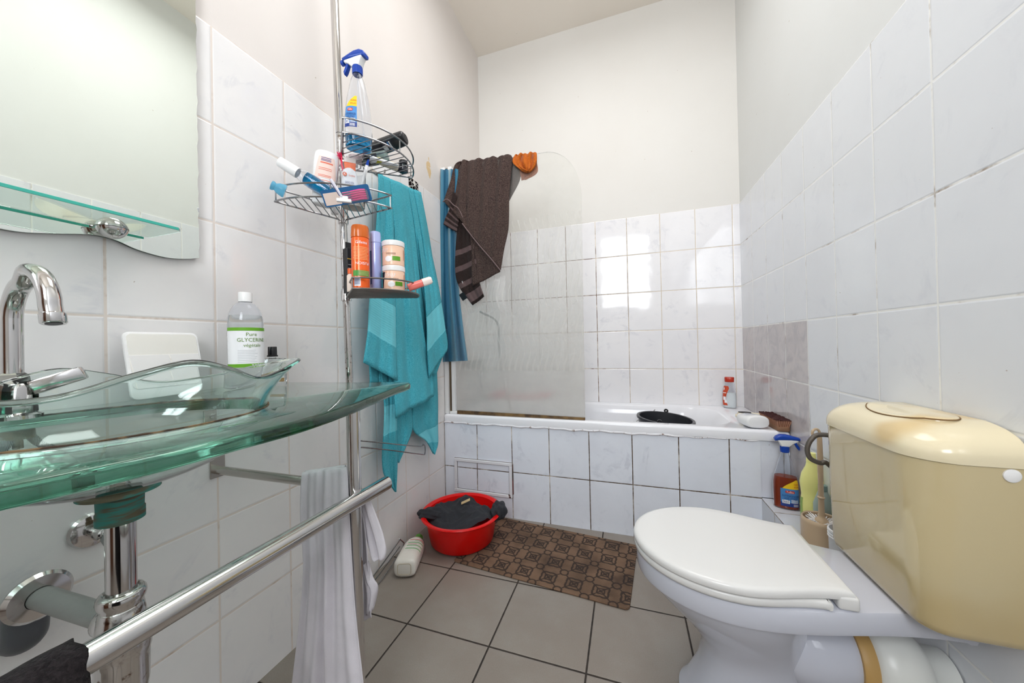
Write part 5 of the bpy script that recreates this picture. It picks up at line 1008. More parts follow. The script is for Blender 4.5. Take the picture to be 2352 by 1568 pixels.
# blue net cloth
b = NB('blue_net'); x, y, z = b.opos(); tc = b.n('ShaderNodeTexCoord'); sx = b.n('ShaderNodeSeparateXYZ'); b.nt.links.new(tc.outputs['UV'], sx.inputs[0]); U, V = sx.outputs[0], sx.outputs[1]
a1 = b.m_('SINE', b.m_('MULTIPLY', b.m_('ADD', b.m_('MULTIPLY', U, 0.14), b.m_('MULTIPLY', V, 1.1)), 2 * PI / 0.0082)); a2 = b.m_('SINE', b.m_('MULTIPLY', b.m_('SUBTRACT', b.m_('MULTIPLY', U, 0.14), b.m_('MULTIPLY', V, 1.1)), 2 * PI / 0.0082))
cell = b.ramp(b.m_('MULTIPLY', a1, a2), 0.10, 0.40)
pleat = b.ramp(b.m_('SINE', b.m_('ADD', b.m_('MULTIPLY', U, 13.0), b.m_('MULTIPLY', b.noise(b.P, 4.0), 2.0))), -0.1, 0.6)
col = b.mix(pleat, rgb(12, 94, 128), rgb(42, 124, 154)); b.set('Base Color', b.mix(b.m_('MULTIPLY', b.ramp(b.m_('ABSOLUTE', b.m_('SUBTRACT', U, 0.52)), 0.03, 0.10, 1.0, 0.0), b.ramp(V, 0.35, 0.9, 0.15, 0.75)), col, rgb(190, 210, 212))); b.set('Roughness', 0.6)
b.set('Alpha', b.m_('SUBTRACT', 1.0, b.m_('MULTIPLY', cell, b.m_('ADD', b.m_('MULTIPLY', pleat, 0.30), b.ramp(V, 0.30, 0.05, 0.18, 0.45))))); b.set('Normal', b.bump(cell, 0.5, 0.002)); NET = b.m
bm = nb(); cloth(bm, TY([(1012, 389), (1012, 520), (1013, 650), (1014, 740), (1013, 831)], 1.978), TY([(1052, 388), (1050, 520), (1052, 640), (1062, 740), (1074, 828)], 1.978), 44, 50, 0.0035, 3.6, 0.3, (0.2, -1, 0))
o = single('net_cloth', bm, NET, 'blue mesh scrubbing cloth hanging in the corner over the screen profile', 'cloth', base=(0.06, 1.978, 1.4), raw=True, angle=180)
# brown towel over the screen
NY = (0.25, -1, 0)
bt = Thing('hand_towel', 'dark brown terry towel draped over the top edge of the shower screen', 'towel', (0.28, 2.0, 1.95))
patch(bt, 'towel_front', BROWN, TY([(1064, 377), (1060, 373), (1046, 380), (1036, 415), (1020, 463)], [2.009, 2.001, 1.991, 1.975, 1.962]), TY([(1074, 375), (1070, 371), (1066, 378), (1064, 430), (1064, 513)], [2.009, 2.001, 1.991, 1.972, 1.955]), 18, 30, 0.008, 1.2, 0.8, NY, 0.007)
patch(bt, 'towel_front', BROWN, TY([(1070, 375), (1066, 371), (1062, 378), (1061, 440), (1064, 516)], [2.009, 2.001, 1.991, 1.970, 1.952]), TY([(1170, 361), (1168, 357), (1176, 366), (1170, 440), (1168, 520), (1158, 570), (1150, 620)], [2.009, 2.001, 1.991, 1.978, 1.968, 1.960, 1.952]), 84, 60, 0.0062, 3.4, 0.2, NY, 0.007, drift=2.6, k2=12.7, wob=0.7, env=lambda s, t: 1.25 - 0.8 * t)
patch(bt, 'striped_flap', BROWN_B, TY([(1042, 440), (1034, 478), (1024, 500), (1019, 516)], 1.968, 1.962), TY([(1064, 470), (1056, 500), (1052, 520), (1049, 533)], 1.966, 1.960), 14, 20, 0.004, 1.1, 0.3, NY, 0.005)
patch(bt, 'striped_flap', BROWN_B, TY([(1056, 470), (1049, 540), (1046, 620), (1056, 660), (1086, 701)], 1.972, 1.968), TY([(1078, 470), (1086, 540), (1094, 600), (1102, 650), (1112, 681)], 1.970, 1.964), 22, 36, 0.005, 1.1, 1.3, NY, 0.006, uv=(0, 1, 0, 1))
patch(bt, 'towel_fold', BROWN, TY([(1080, 535), (1084, 580), (1084, 630), (1086, 657)], 1.968, 1.962), TY([(1110, 560), (1132, 590), (1146, 612), (1149, 624)], 1.960, 1.958), 22, 26, 0.004, 1.3, 0.6, NY, 0.006)
patch(bt, 'towel_back', BROWN, TY([(1072, 372), (1080, 376), (1090, 420), (1100, 470)], 2.008, 2.030), TY([(1172, 360), (1192, 372), (1194, 410), (1168, 462)], 2.008, 2.030), 30, 30, 0.006, 3.0, 1.0, (0, 1, 0), 0.006)
bm = nb(); tube(bm, [p + Vector((0, -0.007, 0)) for p in TY([(1063, 514), (1075, 530), (1100, 562), (1128, 594), (1149, 620)], 1.955, 1.952)], 0.0035, 8, smooth=4); bt.part('piping', bm, mat('piping_mauve', (112, 92, 92), 0.8), world=True)
bm = nb(); tube(bm, [p + Vector((0, -0.004, 0)) for p in TY([(1018, 464), (1028, 458), (1042, 471), (1054, 480), (1064, 500)], 1.960, 1.954)], 0.003, 8, smooth=4); bt.part('piping', bm, mat('piping_mauve', (112, 92, 92), 0.8), world=True)
pl = [aY(u, v, 1.962) for u, v in ((1054, 677), (1067, 668), (1076, 682), (1063, 691))]
bm = nb(); vs = [bm.verts.new(p) for p in pl]; vs2 = [bm.verts.new(p + Vector((0, 0.001, 0))) for p in pl]; bm.faces.new(vs); bm.faces.new(vs2[::-1]); [bm.faces.new((vs[i], vs2[i], vs2[(i + 1) % 4], vs[(i + 1) % 4])) for i in range(4)]
ct = bt.part('care_tag', bm, BLACK, world=True, smooth=False); 
pl = [aY(u, v, 1.963) for u, v in ((1056, 648), (1062, 645), (1066, 664), (1060, 669))]
bm = nb(); vs = [bm.verts.new(p) for p in pl]; vs2 = [bm.verts.new(p + Vector((0, 0.001, 0))) for p in pl]; bm.faces.new(vs); bm.faces.new(vs2[::-1]); [bm.faces.new((vs[i], vs2[i], vs2[(i + 1) % 4], vs[(i + 1) % 4])) for i in range(4)]
bt.part('care_tag', bm, PAPER, world=True, smooth=False, label='white care tag')
oc = Thing('washcloth', 'crumpled rust orange washcloth hung over the top of the shower screen', 'cloth', (0.52, 2.0, 1.93))
patch(oc, 'cloth_front', RUSTC, TY([(1186, 358), (1184, 355), (1178, 366), (1180, 378), (1196, 390), (1210, 394)], [2.007, 2.001, 1.992, 1.986, 1.981, 1.978]), TY([(1232, 354), (1232, 350), (1233, 358), (1232, 372), (1226, 386), (1214, 394)], [2.007, 2.001, 1.992, 1.986, 1.981, 1.978]), 44, 30, 0.0060, 2.2, 0.4, NY, 0.005, k2=8.7, wob=0.9, drift=5.0)
patch(oc, 'cloth_back', RUSTC, TY([(1186, 358), (1190, 372), (1194, 395), (1198, 414)], 2.006, 2.022), TY([(1232, 352), (1233, 372), (1233, 396), (1206, 412)], 2.006, 2.022), 24, 22, 0.005, 2.0, 1.4, (0, 1, 0), 0.004)

# ------------------------------------------------------------------ in and on the bath
mx = Thing('shower_mixer', 'chrome bath mixer tap with hose on the end wall behind the screen', 'tap', (0.0, 2.30, 0.82))
bm = nb(); tube(bm, [(0.052, 2.22, 0.815), (0.052, 2.38, 0.815)], 0.021, 20); mx.part('mixer_body', bm, mat('chrome_dark_reflection', (112, 116, 122), 0.3, 0.9), world=True)  # dark reflections on the chrome are painted into this metal colour
for yy in (2.235, 2.365):
    bm = nb(); tube(bm, [(0.001, yy, 0.815), (0.05, yy, 0.815)], 0.014, 16); lathe(bm, [(0, 0), (0.031, 0), (0.031, 0.006), (0.018, 0.012), (0, 0.012)], 24, axisM((0.001, yy, 0.815), (1, yy, 0.815))); mx.part('inlet', bm, CHROME, world=True)
bm = nb(); box(bm, (0.05, 2.288, 0.837), (0.15, 2.312, 0.846), 0.003, 2); tube(bm, [(0.06, 2.30, 0.83), (0.06, 2.30, 0.845)], 0.017, 16); mx.part('lever', bm, CHROME, world=True)
bm = nb(); tube(bm, [(0.06, 2.30, 0.80), (0.13, 2.30, 0.785), (0.165, 2.30, 0.765)], 0.012, 16, smooth=4); mx.part('spout', bm, CHROME, world=True)
bm = nb(); tube(bm, [(0.055, 2.33, 0.795), (0.075, 2.33, 0.70), (0.13, 2.32, 0.58), (0.20, 2.31, 0.45), (0.24, 2.30, 0.36), (0.30, 2.31, 0.30), (0.33, 2.36, 0.36), (0.26, 2.38, 0.55), (0.215, 2.38, 0.75), (0.19, 2.40, 0.95), (0.17, 2.42, 1.10), (0.03, 2.46, 1.18)], 0.0072, 12, smooth=6); mx.part('shower_hose', bm, mat('grey_hose', (70, 78, 88), 0.4, 0.3), world=True)
rk = Thing('bath_brush', 'long pink bath brush lying on the far rim of the bath behind the screen', 'brush', (0.35, 2.545, RZ))
bm = nb(); tube(bm, [(0.14, 2.548, RZ + 0.022), (0.26, 2.546, RZ + 0.020), (0.40, 2.545, RZ + 0.026), (0.52, 2.543, RZ + 0.045)], [0.016, 0.013, 0.010, 0.009], 14, smooth=4); rk.part('handle', bm, mat('pink_plastic', (236, 70, 100), 0.3), world=True)
bm = nb(); crumple(bm, (0.13, 2.546, RZ + 0.030), 0.055, 0.024, 0.026, 9); rk.part('brush_head', bm, mat('pink_mesh', (224, 84, 112), 0.7), world=True)
# black bucket standing in the bath
bk = Thing('bucket', 'black plastic bucket tilted inside the bathtub', 'bucket', (1.182, 2.268, 0.196), (math.radians(1.5), math.radians(4.6), 0))
bm = nb(); lathe(bm, [(0.0, 0.0), (0.098, 0.0), (0.104, 0.004), (0.138, 0.318), (0.147, 0.319), (0.1485, 0.325), (0.147, 0.331), (0.139, 0.333), (0.1335, 0.330), (0.100, 0.008), (0.0, 0.006)], 64, cap=False); bk.part('bucket_body', bm, mat('bucket_black', (44, 46, 51), 0.32), raw=True, angle=50)
for s in (1, -1):
    bm = nb(); lathe(bm, [(0.004, -0.005), (0.012, -0.005), (0.012, 0.005), (0.004, 0.005)], 20, Matrix.Translation((s * 0.03 - 0.012, s * 0.147, 0.338)) @ Matrix.Rotation(PI / 2, 4, 'X') , cap=False); bk.part('handle_lug', bm, BLACK)
bm = nb(); pts = [Vector((0.030 - 0.012, 0.150, 0.338))] 
pts = [Vector((0.018 + 0.0, -0.151, 0.338)), Vector((-0.02, -0.155, 0.325)), Vector((-0.075, -0.145, 0.290)), Vector((-0.16, -0.06, 0.245)), Vector((-0.172, 0.02, 0.245)), Vector((-0.13, 0.115, 0.275)), Vector((-0.060, 0.150, 0.315)), Vector((-0.042, 0.151, 0.338))]
tube(bm, pts, 0.0024, 8, smooth=6); bk.part('wire_handle', bm, mat('galvanised_wire', (206, 206, 204), 0.3, 0.9))
# bottles and brushes on the rim
sh = Thing('shampoo_bottle', 'clear shampoo bottle with red cap and red label on the far bath corner', 'bottle', (1.581, 2.515, RZ + 0.0003), (0, 0, FACE(1.581, 2.515)))
Ps = Prof([(0, 0.030, 0.019, 2.4), (0.004, 0.0335, 0.0215, 2.5), (0.045, 0.0350, 0.0225, 2.5), (0.09, 0.0335, 0.022, 2.4), (0.125, 0.0280, 0.0200, 2.2), (0.142, 0.0235, 0.0185, 2.1), (0.150, 0.022, 0.018, 2)])
bm = nb(); Ps.shell(bm, 0.001); sh.part('bottle_body', bm, CLEAR, raw=True); bm = nb(); Ps.body(bm, off=-0.0014, z0=0.0025, z1=0.088); sh.part('shampoo', bm, LIQ_W)
bm = nb(); Prof([(0.1505, 0.0225, 0.0185, 2.2), (0.153, 0.0235, 0.0195, 2.4), (0.176, 0.0245, 0.0200, 2.6), (0.179, 0.0225, 0.0180, 2.5)]).body(bm); sh.part('cap', bm, mat('red_cap', (188, 52, 30), 0.3))
bm = nb(); Ps.patch(bm, A0 - 1.35, A0 - 0.05, 0.016, 0.128, 0.0007, 20, 20, shape=lambda q, p0, p1: (p0, p1 - 0.6 * abs(math.sin(q * 3.0 + 0.5)) * 0.8)); lb = sh.part('label', bm, mat('label_brick', (200, 78, 48), 0.35))
bm = nb(); Ps.patch(bm, A0 - 1.0, A0 - 0.55, 0.046, 0.066, 0.0011, 10, 6); Ps.patch(bm, A0 - 0.75, A0 - 0.35, 0.030, 0.046, 0.0011, 10, 6); Ps.patch(bm, A0 - 1.05, A0 - 0.85, 0.104, 0.118, 0.0011, 6, 3); Ps.patch(bm, A0 - 1.1, A0 - 0.5, 0.086, 0.090, 0.0011, 6, 1); sh.part('label_print', bm, PAPER, parent=lb)
ly0 = Vector((1.562, 1.992, RZ + 0.0305)); ly1 = Vector((1.536, 2.165, RZ + 0.020))
t = lying('lotion_bottle', 'fat white lotion bottle lying on the bath corner, base towards the room', 'bottle', ly0, ly1, 0.0)
Pv = Prof([(0.0, 0.0385, 0.0200, 2.8), (0.0010, 0.0415, 0.0230, 2.8), (0.005, 0.0445, 0.0260, 2.8), (0.014, 0.0475, 0.0280, 2.6), (0.06, 0.049, 0.0285, 2.4), (0.105, 0.043, 0.026, 2.3), (0.130, 0.028, 0.020, 2.2), (0.140, 0.016, 0.014, 2)])
bm = nb(); Pv.body(bm); t.part('bottle_body', bm, WHITE_S, angle=60)
zdir = axisM(ly0, ly1).inverted().to_3x3() @ Vector((0, 0, 1)); aup = math.atan2(zdir.y, zdir.x)
bm = nb(); Pv.patch(bm, aup - 0.75, aup + 0.75, 0.030, 0.090, 0.0006); lb = t.part('label', bm, mat('label_pale', (226, 228, 234), 0.4)); bm = nb(); Pv.patch(bm, aup - 0.40, aup + 0.35, 0.072, 0.080, 0.0010, 8, 1); t.part('lettering', bm, NAVY, parent=lb); bm = nb()
for k in range(6): Pv.patch(bm, aup - 0.55, aup + 0.55, 0.036 + k * 0.005, 0.0372 + k * 0.005, 0.0010, 8, 1)
t.part('small_print', bm, GREYL, parent=lb)
bm = nb(); lathe(bm, [(0, 0.1405), (0.017, 0.1405), (0.017, 0.166), (0, 0.167)], 20); t.part('cap', bm, WHITE_P)
hb = Thing('pumice_brush', 'ivory handled foot file with black oval pad behind the white lotion bottle', 'brush', (1.600, 2.245, RZ + 0.001), (0, 0, math.radians(-12)))
bm = nb(); prism(bm, [(0.040 * math.cos(2 * PI * k / 28) * 0.8 - 0.02, 0.020 * math.sin(2 * PI * k / 28)) for k in range(28)], 0.010, bev=0.002, seg=2); tube(bm, [(0.008, 0, 0.006), (0.05, 0, 0.006), (0.075, 0, 0.007)], [0.0075, 0.006, 0.008], 10); bm.transform(Matrix.Translation((0, 0, 0.012))); hb.part('handle', bm, mat('ivory_plastic', (232, 222, 198), 0.35)); bm = nb(); prism(bm, [(0.040 * math.cos(2 * PI * k / 28) * 0.7 - 0.02, 0.017 * math.sin(2 * PI * k / 28)) for k in range(28)], 0.004, bev=0.001, seg=1); bm.transform(Matrix.Translation((0, 0, 0.0222))); hb.part('pad', bm, BLACK)
bm = nb(); box(bm, (-0.06, -0.012, 0), (0.02, 0.012, 0.012), 0.003, 1); hb.part('base', bm, mat('ivory_plastic', (232, 222, 198), 0.35))
sbr = Thing('scrubbing_brush', 'wooden scrubbing brush with brown bristles upturned on the bath corner', 'brush', (1.6435, 2.058, RZ + 0.0005), (0, 0, math.radians(92)))
bm = nb(); prism(bm, [(p.x, p.y) for p in rr(-0.095, 0.095, -0.0235, 0.0235, 0.014, 6)], 0.020, bev=0.003, seg=2); sbr.part('brush_block', bm, mat('old_wood', (136, 100, 74), 0.6, bump=(60., .4, .002)))
bm = nb(); r_ = random.Random(3)
for i in range(27):
    for j in range(7):
        x_, y_ = -0.086 + i * 0.0066, -0.0185 + j * 0.0062; h_ = 0.030 + r_.uniform(-.002, .002); sx, sy = x_ * 0.08 + r_.uniform(-.0015, .0015), y_ * 0.35 + r_.uniform(-.0015, .0015)
        tube(bm, [(x_, y_, 0.0195), (x_ + sx, y_ + sy, 0.0195 + h_)], [0.0027, 0.0033], 6)
b = NB('brown_bristle'); x, y, z = b.opos(); b.set('Base Color', b.mix(b.ramp(z, 0.040, 0.049), rgb(172, 124, 98), rgb(72, 34, 34))); b.set('Roughness', 0.85); b.set('Normal', b.bump(b.noise(b.P, 900.0), .5, .002))
sbr.part('bristles', bm, b.m)

# ------------------------------------------------------------------ ledge by the toilet
yb_ = Thing('cleaner_bottle', 'pale yellow bleach bottle on the tiled ledge behind the toilet brush', 'bottle', (1.6435, 1.737, 0.2525), (0, 0, FACE(1.6435, 1.737)), scale=1.08)
YM = mat('yellow_bottle', (248, 246, 158), 0.3)
Py = Prof([(0, 0.028, 0.020, 2.3), (0.004, 0.0315, 0.0235, 2.4), (0.09, 0.0315, 0.0235, 2.4), (0.115, 0.0285, 0.0215, 2.3), (0.135, 0.0305, 0.0225, 2.3), (0.155, 0.0325, 0.024, 2.2), (0.185, 0.0270, 0.0215, 2.1), (0.210, 0.0160, 0.0150, 2), (0.225, 0.0130, 0.0130, 2)])
bm = nb(); Py.body(bm); yb_.part('bottle_body', bm, YM, angle=60); bm = nb(); lathe(bm, [(0, 0.2253), (0.014, 0.2253), (0.012, 0.256), (0, 0.257)], 20); yb_.part('cap', bm, YM)
bm = nb(); Py.patch(bm, A0 - 1.5, A0 - 0.85, 0.015, 0.105, 0.0006); lb = yb_.part('label', bm, mat('label_leaf', (150, 180, 96), 0.4)); bm = nb()
for k in range(9): Py.patch(bm, A0 + 0.75, A0 + 1.35, 0.02 + k * 0.009, 0.023 + k * 0.009, 0.0006, 3, 1)
yb_.part('print', bm, mat('print_khaki', (176, 186, 88), 0.5), parent=lb)
gb = Thing('descaler_bottle', 'grey green cleaner bottle squeezed between yellow bottle and cistern', 'bottle', (1.648, 1.674, 0.2525), (0, 0, 0.3)); bm = nb(); Prof([(0, 0.024, 0.019, 2.4), (0.004, 0.027, 0.022, 2.5), (0.12, 0.027, 0.022, 2.5), (0.16, 0.014, 0.014, 2), (0.165, 0.012, 0.012, 2)]).body(bm); gb.part('bottle_body', bm, mat('sage_bottle', (156, 174, 166), 0.3)); bm = nb(); lathe(bm, [(0, 0.1655), (0.013, 0.1655), (0.013, 0.185), (0, 0.186)], 18); gb.part('cap', bm, mat('sage_cap', (120, 146, 138), 0.35))
HX, HY = 1.611, 1.600
tbh = Thing('toilet_brush', 'tan toilet brush standing in its tan holder on the tiled ledge', 'toilet brush', (HX, HY, 0.2525))
bm = nb(); lathe(bm, [(0, 0.0), (0.050, 0.0), (0.0545, 0.003), (0.0545, 0.090), (0.0525, 0.100), (0.0495, 0.103), (0.0470, 0.100), (0.0475, 0.012), (0, 0.010)], 48, cap=False); tbh.part('holder', bm, TAN, raw=True)
bm = nb(); lathe(bm, [(0, 0.078), (0.018, 0.079), (0.0185, 0.088), (0.0165, 0.098), (0.0105, 0.103), (0.0085, 0.112), (0.0078, 0.165), (0.0105, 0.168), (0.0105, 0.171), (0.0076, 0.174), (0.0070, 0.22), (0.0080, 0.30), (0.0068, 0.365), (0.0050, 0.382), (0.0, 0.384)], 20); tube(bm, [(0, 0, 0.370), (0, 0, 0.384), (-0.006, -0.002, 0.393), (-0.014, -0.004, 0.393), (-0.021, -0.006, 0.386), (-0.021, -0.006, 0.374)], 0.0038, 10, smooth=4); hd_ = tbh.part('brush_handle', bm, TAN)
bm = nb()
for ring_, n_ in ((0.041, 34), (0.034, 26)):
    for k in range(n_): a = 2 * PI * k / n_ + ring_ * 9; tube(bm, [(0.014 * math.cos(a), 0.014 * math.sin(a), 0.086), (ring_ * math.cos(a + .1), ring_ * math.sin(a + .1), 0.098 + 0.004 * math.sin(k * 5))], 0.0013, 5)
    for k in range(n_): a = 2 * PI * k / n_; tube(bm, [(0.014 * math.cos(a), 0.014 * math.sin(a), 0.070), (ring_ * math.cos(a + .1), ring_ * math.sin(a + .1), 0.060)], 0.0013, 5)
tbh.part('bristles', bm, WHITE_P)
wp = Thing('plastic_tub', 'small white plastic tub tucked behind the cistern corner', 'tub', (1.606, 1.458, 0.2525)); bm = nb(); lathe(bm, [(0, 0), (0.033, 0), (0.036, 0.003), (0.038, 0.128), (0.040, 0.132), (0.036, 0.134), (0.034, 0.006), (0, 0.005)], 36, cap=False); wp.part('tub_body', bm, WHITE_S, raw=True)
for q in (0.110, 0.118, 0.126):
    bm = nb(); lathe(bm, [(0.0378, q), (0.0400, q + .001), (0.0400, q + .003), (0.0378, q + .004)], 36, cap=False); wp.part('rib', bm, WHITE_P)

# ------------------------------------------------------------------ toilet
TY0 = 1.2315
to = Thing('toilet', 'white close coupled toilet with closed lid and yellowed cream plastic cistern', 'toilet', (1.30, TY0, 0))
def egg(x0, xm, x1, w, w1, n=56, e=2.0, wm=None):
    """half outline from the tip x0 over the widest x (xm, half width w) to x1 (half width w1); returns a closed loop"""
    top = []
    for k in range(n // 2 + 1):
        a = PI - (PI / 2) * k / (n // 2); top.append((xm + (xm - x0) * math.cos(a), w * math.sin(a) ** (2 / e) if math.sin(a) > 0 else 0.0))
    for k in range(1, n // 2 + 1):
        q = k / (n // 2); s = q * q * (3 - 2 * q); top.append((xm + (x1 - xm) * q, w + (w1 - w) * s))
    return [(x_, TY0 + y_) for x_, y_ in top] + [(x_, TY0 - y_) for x_, y_ in reversed(top[1:])]
def ring(o, z, sx=0.0): 
    return [Vector((p[0], p[1], z)) for p in o]
def offs(o, d):
    n = len(o); out = []
    for i in range(n):
        a = Vector(o[i - 1]); c = Vector(o[(i + 1) % n]); t_ = (c - a); t_ = t_.normalized() if t_.length > 1e-9 else Vector((1, 0)); out.append((o[i][0] - t_.y * d * -1 * -1, o[i][1] + t_.x * d))
    return out
def loopstack(specs, capb=True, capt=True):
    bm = nb(); R = bridge(bm, [ring(o, z) for o, z in specs])
    if capb: bm.faces.new(R[0][::-1])
    if capt: bm.faces.new(R[-1])
    return bm
LID = egg(1.0225, 1.235, 1.448, 0.1845, 0.137)
SEATO = egg(1.024, 1.235, 1.405, 0.1830, 0.150)
RIM = egg(1.030, 1.240, 1.658, 0.1800, 0.096)
# orient: inward offset is negative when the loop is clockwise; test once
sgn = 1.0 if abs(offs(LID, 0.01)[0][0] - LID[0][0]) < 1 and offs(LID, 0.01)[10][1] < LID[10][1] else -1.0
def ins(o, d): return offs(o, d * sgn)
def scl(o, f): return [(1.245 + (p[0] - 1.245) * f, TY0 + (p[1] - TY0) * f) for p in o]
bm = loopstack([(ins(RIM, 0.010), 0.334), (ins(RIM, 0.002), 0.337), (RIM, 0.344), (RIM, 0.376), (ins(RIM, 0.003), 0.383), (ins(RIM, 0.010), 0.3855)]); 
# bowl and foot
def ov(x0, x1, w, e, z, n=56): 
    c = (x0 + x1) / 2; r = (x1 - x0) / 2; o = []
    for k in range(n * 2):
        a = PI - 2 * PI * k / (n * 2); cc, ss = math.cos(a), math.sin(a); q = (abs(cc) ** e + abs(ss) ** e) ** (-1 / e); o.append(Vector((c + r * q * cc, TY0 + w * q * ss, z)))
    return o
rs = [ov(1.135, 1.430, 0.108, 2.6, 0.0), ov(1.132, 1.432, 0.109, 2.6, 0.012), ov(1.150, 1.425, 0.102, 2.5, 0.035), ov(1.178, 1.415, 0.090, 2.4, 0.095), ov(1.190, 1.405, 0.086, 2.3, 0.150), ov(1.178, 1.405, 0.094, 2.2, 0.190), ov(1.140, 1.408, 0.118, 2.1, 0.235), ov(1.092, 1.412, 0.145, 2.05, 0.280), ov(1.058, 1.425, 0.163, 2.0, 0.315), ov(1.042, 1.435, 0.171, 2.0, 0.338)]
R = bridge(bm, rs); bm.faces.new(R[0][::-1]); bm.faces.new(R[-1])
# outlet bulge
Mx = axisM((1.33, TY0, 0.205), (1.70, TY0, 0.190))
lathe(bm, [(0.0, 0.0), (0.070, 0.01), (0.086, 0.05), (0.088, 0.09), (0.082, 0.13), (0.072, 0.155), (0.070, 0.165), (0.0, 0.165)], 40, Mx)
to.part('bowl', bm, CERAMIC, world=True, angle=45)
bm = loopstack([(ins(SEATO, 0.006), 0.3862), (ins(SEATO, 0.001), 0.388), (SEATO, 0.393), (SEATO, 0.399), (ins(SEATO, 0.002), 0.4035), (ins(SEATO, 0.008), 0.4045)]); to.part('seat', bm, SEAT, world=True, angle=60)
bm = loopstack([(scl(LID, 0.96), 0.4052), (scl(LID, 0.994), 0.4062), (LID, 0.409), (LID, 0.416), (scl(LID, 0.992), 0.421), (scl(LID, 0.975), 0.4245), (scl(LID, 0.94), 0.426), (scl(LID, 0.80), 0.4270), (scl(LID, 0.40), 0.4275)]); to.part('lid', bm, SEAT, world=True, angle=60)
for s in (1, -1):
    bm = nb(); box(bm, (1.418, TY0 + s * 0.118 - 0.022, 0.3857), (1.455, TY0 + s * 0.118 + 0.022, 0.415), 0.006, 3); to.part('hinge', bm, SEAT, world=True)
# cistern
def cr(x0, y0, y1, r, z, x1=1.6675): return [Vector((p.x, p.y, z)) for p in rr(x0, x1, y0, y1, r, 10)]
def rr2(x0, x1, y0, y1, r, z, n=10):
    """front corners rounded by r, wall corners sharp"""
    out = []
    for cx_, cy_, a0, rad in ((x1 - .006, y1 - .006, 0, .006), (x0 + r, y1 - r, 90, r), (x0 + r, y0 + r, 180, r), (x1 - .006, y0 + .006, 270, .006)):
        for k in range(n + 1): a = math.radians(a0 + 90 * k / n); out.append(Vector((cx_ + rad * math.cos(a), cy_ + rad * math.sin(a), z)))
    return out
X1 = 1.6685
bm = nb(); R = bridge(bm, [rr2(1.552, X1, 1.078, 1.372, 0.034, 0.3862), rr2(1.540, X1, 1.066, 1.380, 0.038, 0.3890), rr2(1.533, X1, 1.058, 1.385, 0.041, 0.396), rr2(1.530, X1, 1.054, 1.388, 0.043, 0.408), rr2(1.526, X1, 1.049, 1.396, 0.052, 0.55), rr2(1.521, X1, 1.044, 1.402, 0.070, 0.714)]); bm.faces.new(R[0][::-1]); bm.faces.new(R[-1]); cis = to.part('cistern', bm, CREAM, world=True, label='yellowed cream plastic cistern', angle=50)
_lid = [(1.5185, 1.0415, 1.4045, 0.072, 0.7150), (1.518, 1.041, 1.405, 0.072, 0.728), (1.521, 1.044, 1.402, 0.074, 0.742), (1.529, 1.054, 1.394, 0.076, 0.757), (1.542, 1.070, 1.380, 0.074, 0.769), (1.562, 1.094, 1.360, 0.064, 0.777), (1.585, 1.122, 1.335, 0.050, 0.781)]
_lz = np.linspace(0, 6, 31); _lid = [tuple(float(np.interp(q, range(7), [w[i] for w in _lid])) for i in range(5)) for q in _lz]
_sm = [tuple(sum(_lid[min(30, max(0, j + o))][i] for o in (-3, -2, -1, 0, 1, 2, 3)) / 7 if 3 <= j <= 27 else _lid[j][i] for i in range(5)) for j in range(31)]
bm = nb(); R = bridge(bm, [rr2(a_, X1, b_, c_, d_, e_, 16) for a_, b_, c_, d_, e_ in _sm]) if True else bridge(bm, [rr2(1.5185, X1, 1.0415, 1.4045, 0.072, 0.7150), rr2(1.518, X1, 1.041, 1.405, 0.072, 0.728), rr2(1.521, X1, 1.044, 1.402, 0.074, 0.742), rr2(1.529, X1, 1.054, 1.394, 0.076, 0.757), rr2(1.542, X1, 1.070, 1.380, 0.074, 0.769), rr2(1.562, X1, 1.094, 1.360, 0.064, 0.777), rr2(1.585, X1, 1.122, 1.335, 0.050, 0.781)]); bm.faces.new(R[0][::-1]); bm.faces.new(R[-1]); cl_ = to.part('cistern_lid', bm, CREAM_L, parent=cis, world=True, angle=60)
bm = nb(); ob = [(1.604 + 0.052 * math.cos(2 * PI * k / 48), 1.208 + 0.098 * math.sin(2 * PI * k / 48)) for k in range(48)]
def lidz(x_, y_): return 0.7815 - max(0, 1.578 - x_) * 0.30
R = bridge(bm, [[Vector((1.604 + (p[0] - 1.604) * s_, 1.208 + (p[1] - 1.208) * s_, lidz(p[0], p[1]) + dz)) for p in ob] for s_, dz in ((1.0, -0.008), (1.0, 0.0012), (0.975, 0.0028), (0.90, 0.0034), (0.5, 0.0040))]); bm.faces.new(R[-1]); bm.faces.new(R[0][::-1]); to.part('flush_button', bm, CREAM_L, parent=cis, world=True, angle=70)
bm = nb(); pts = [Vector((1.604 + (p[0] - 1.604) * 1.012, 1.208 + (p[1] - 1.208) * 1.012, lidz(p[0], p[1]) + 0.0004)) for p in ob]; tube(bm, pts + [pts[0]], 0.0012, 6, cap=False); to.part('button_gap', bm, mat('gap_brown', (122, 92, 56), 0.8), parent=cis, world=True)
bm = nb(); lathe(bm, [(0, 0), (0.0115, 0), (0.0115, 0.003), (0.0095, 0.0042), (0, 0.0044)], 28, axisM((1.6415, 1.0452, 0.7020), (1.6415, 0.0, 0.7020))); to.part('blanking_plug', bm, WHITE_P, parent=cis, world=True, label='round white plug')
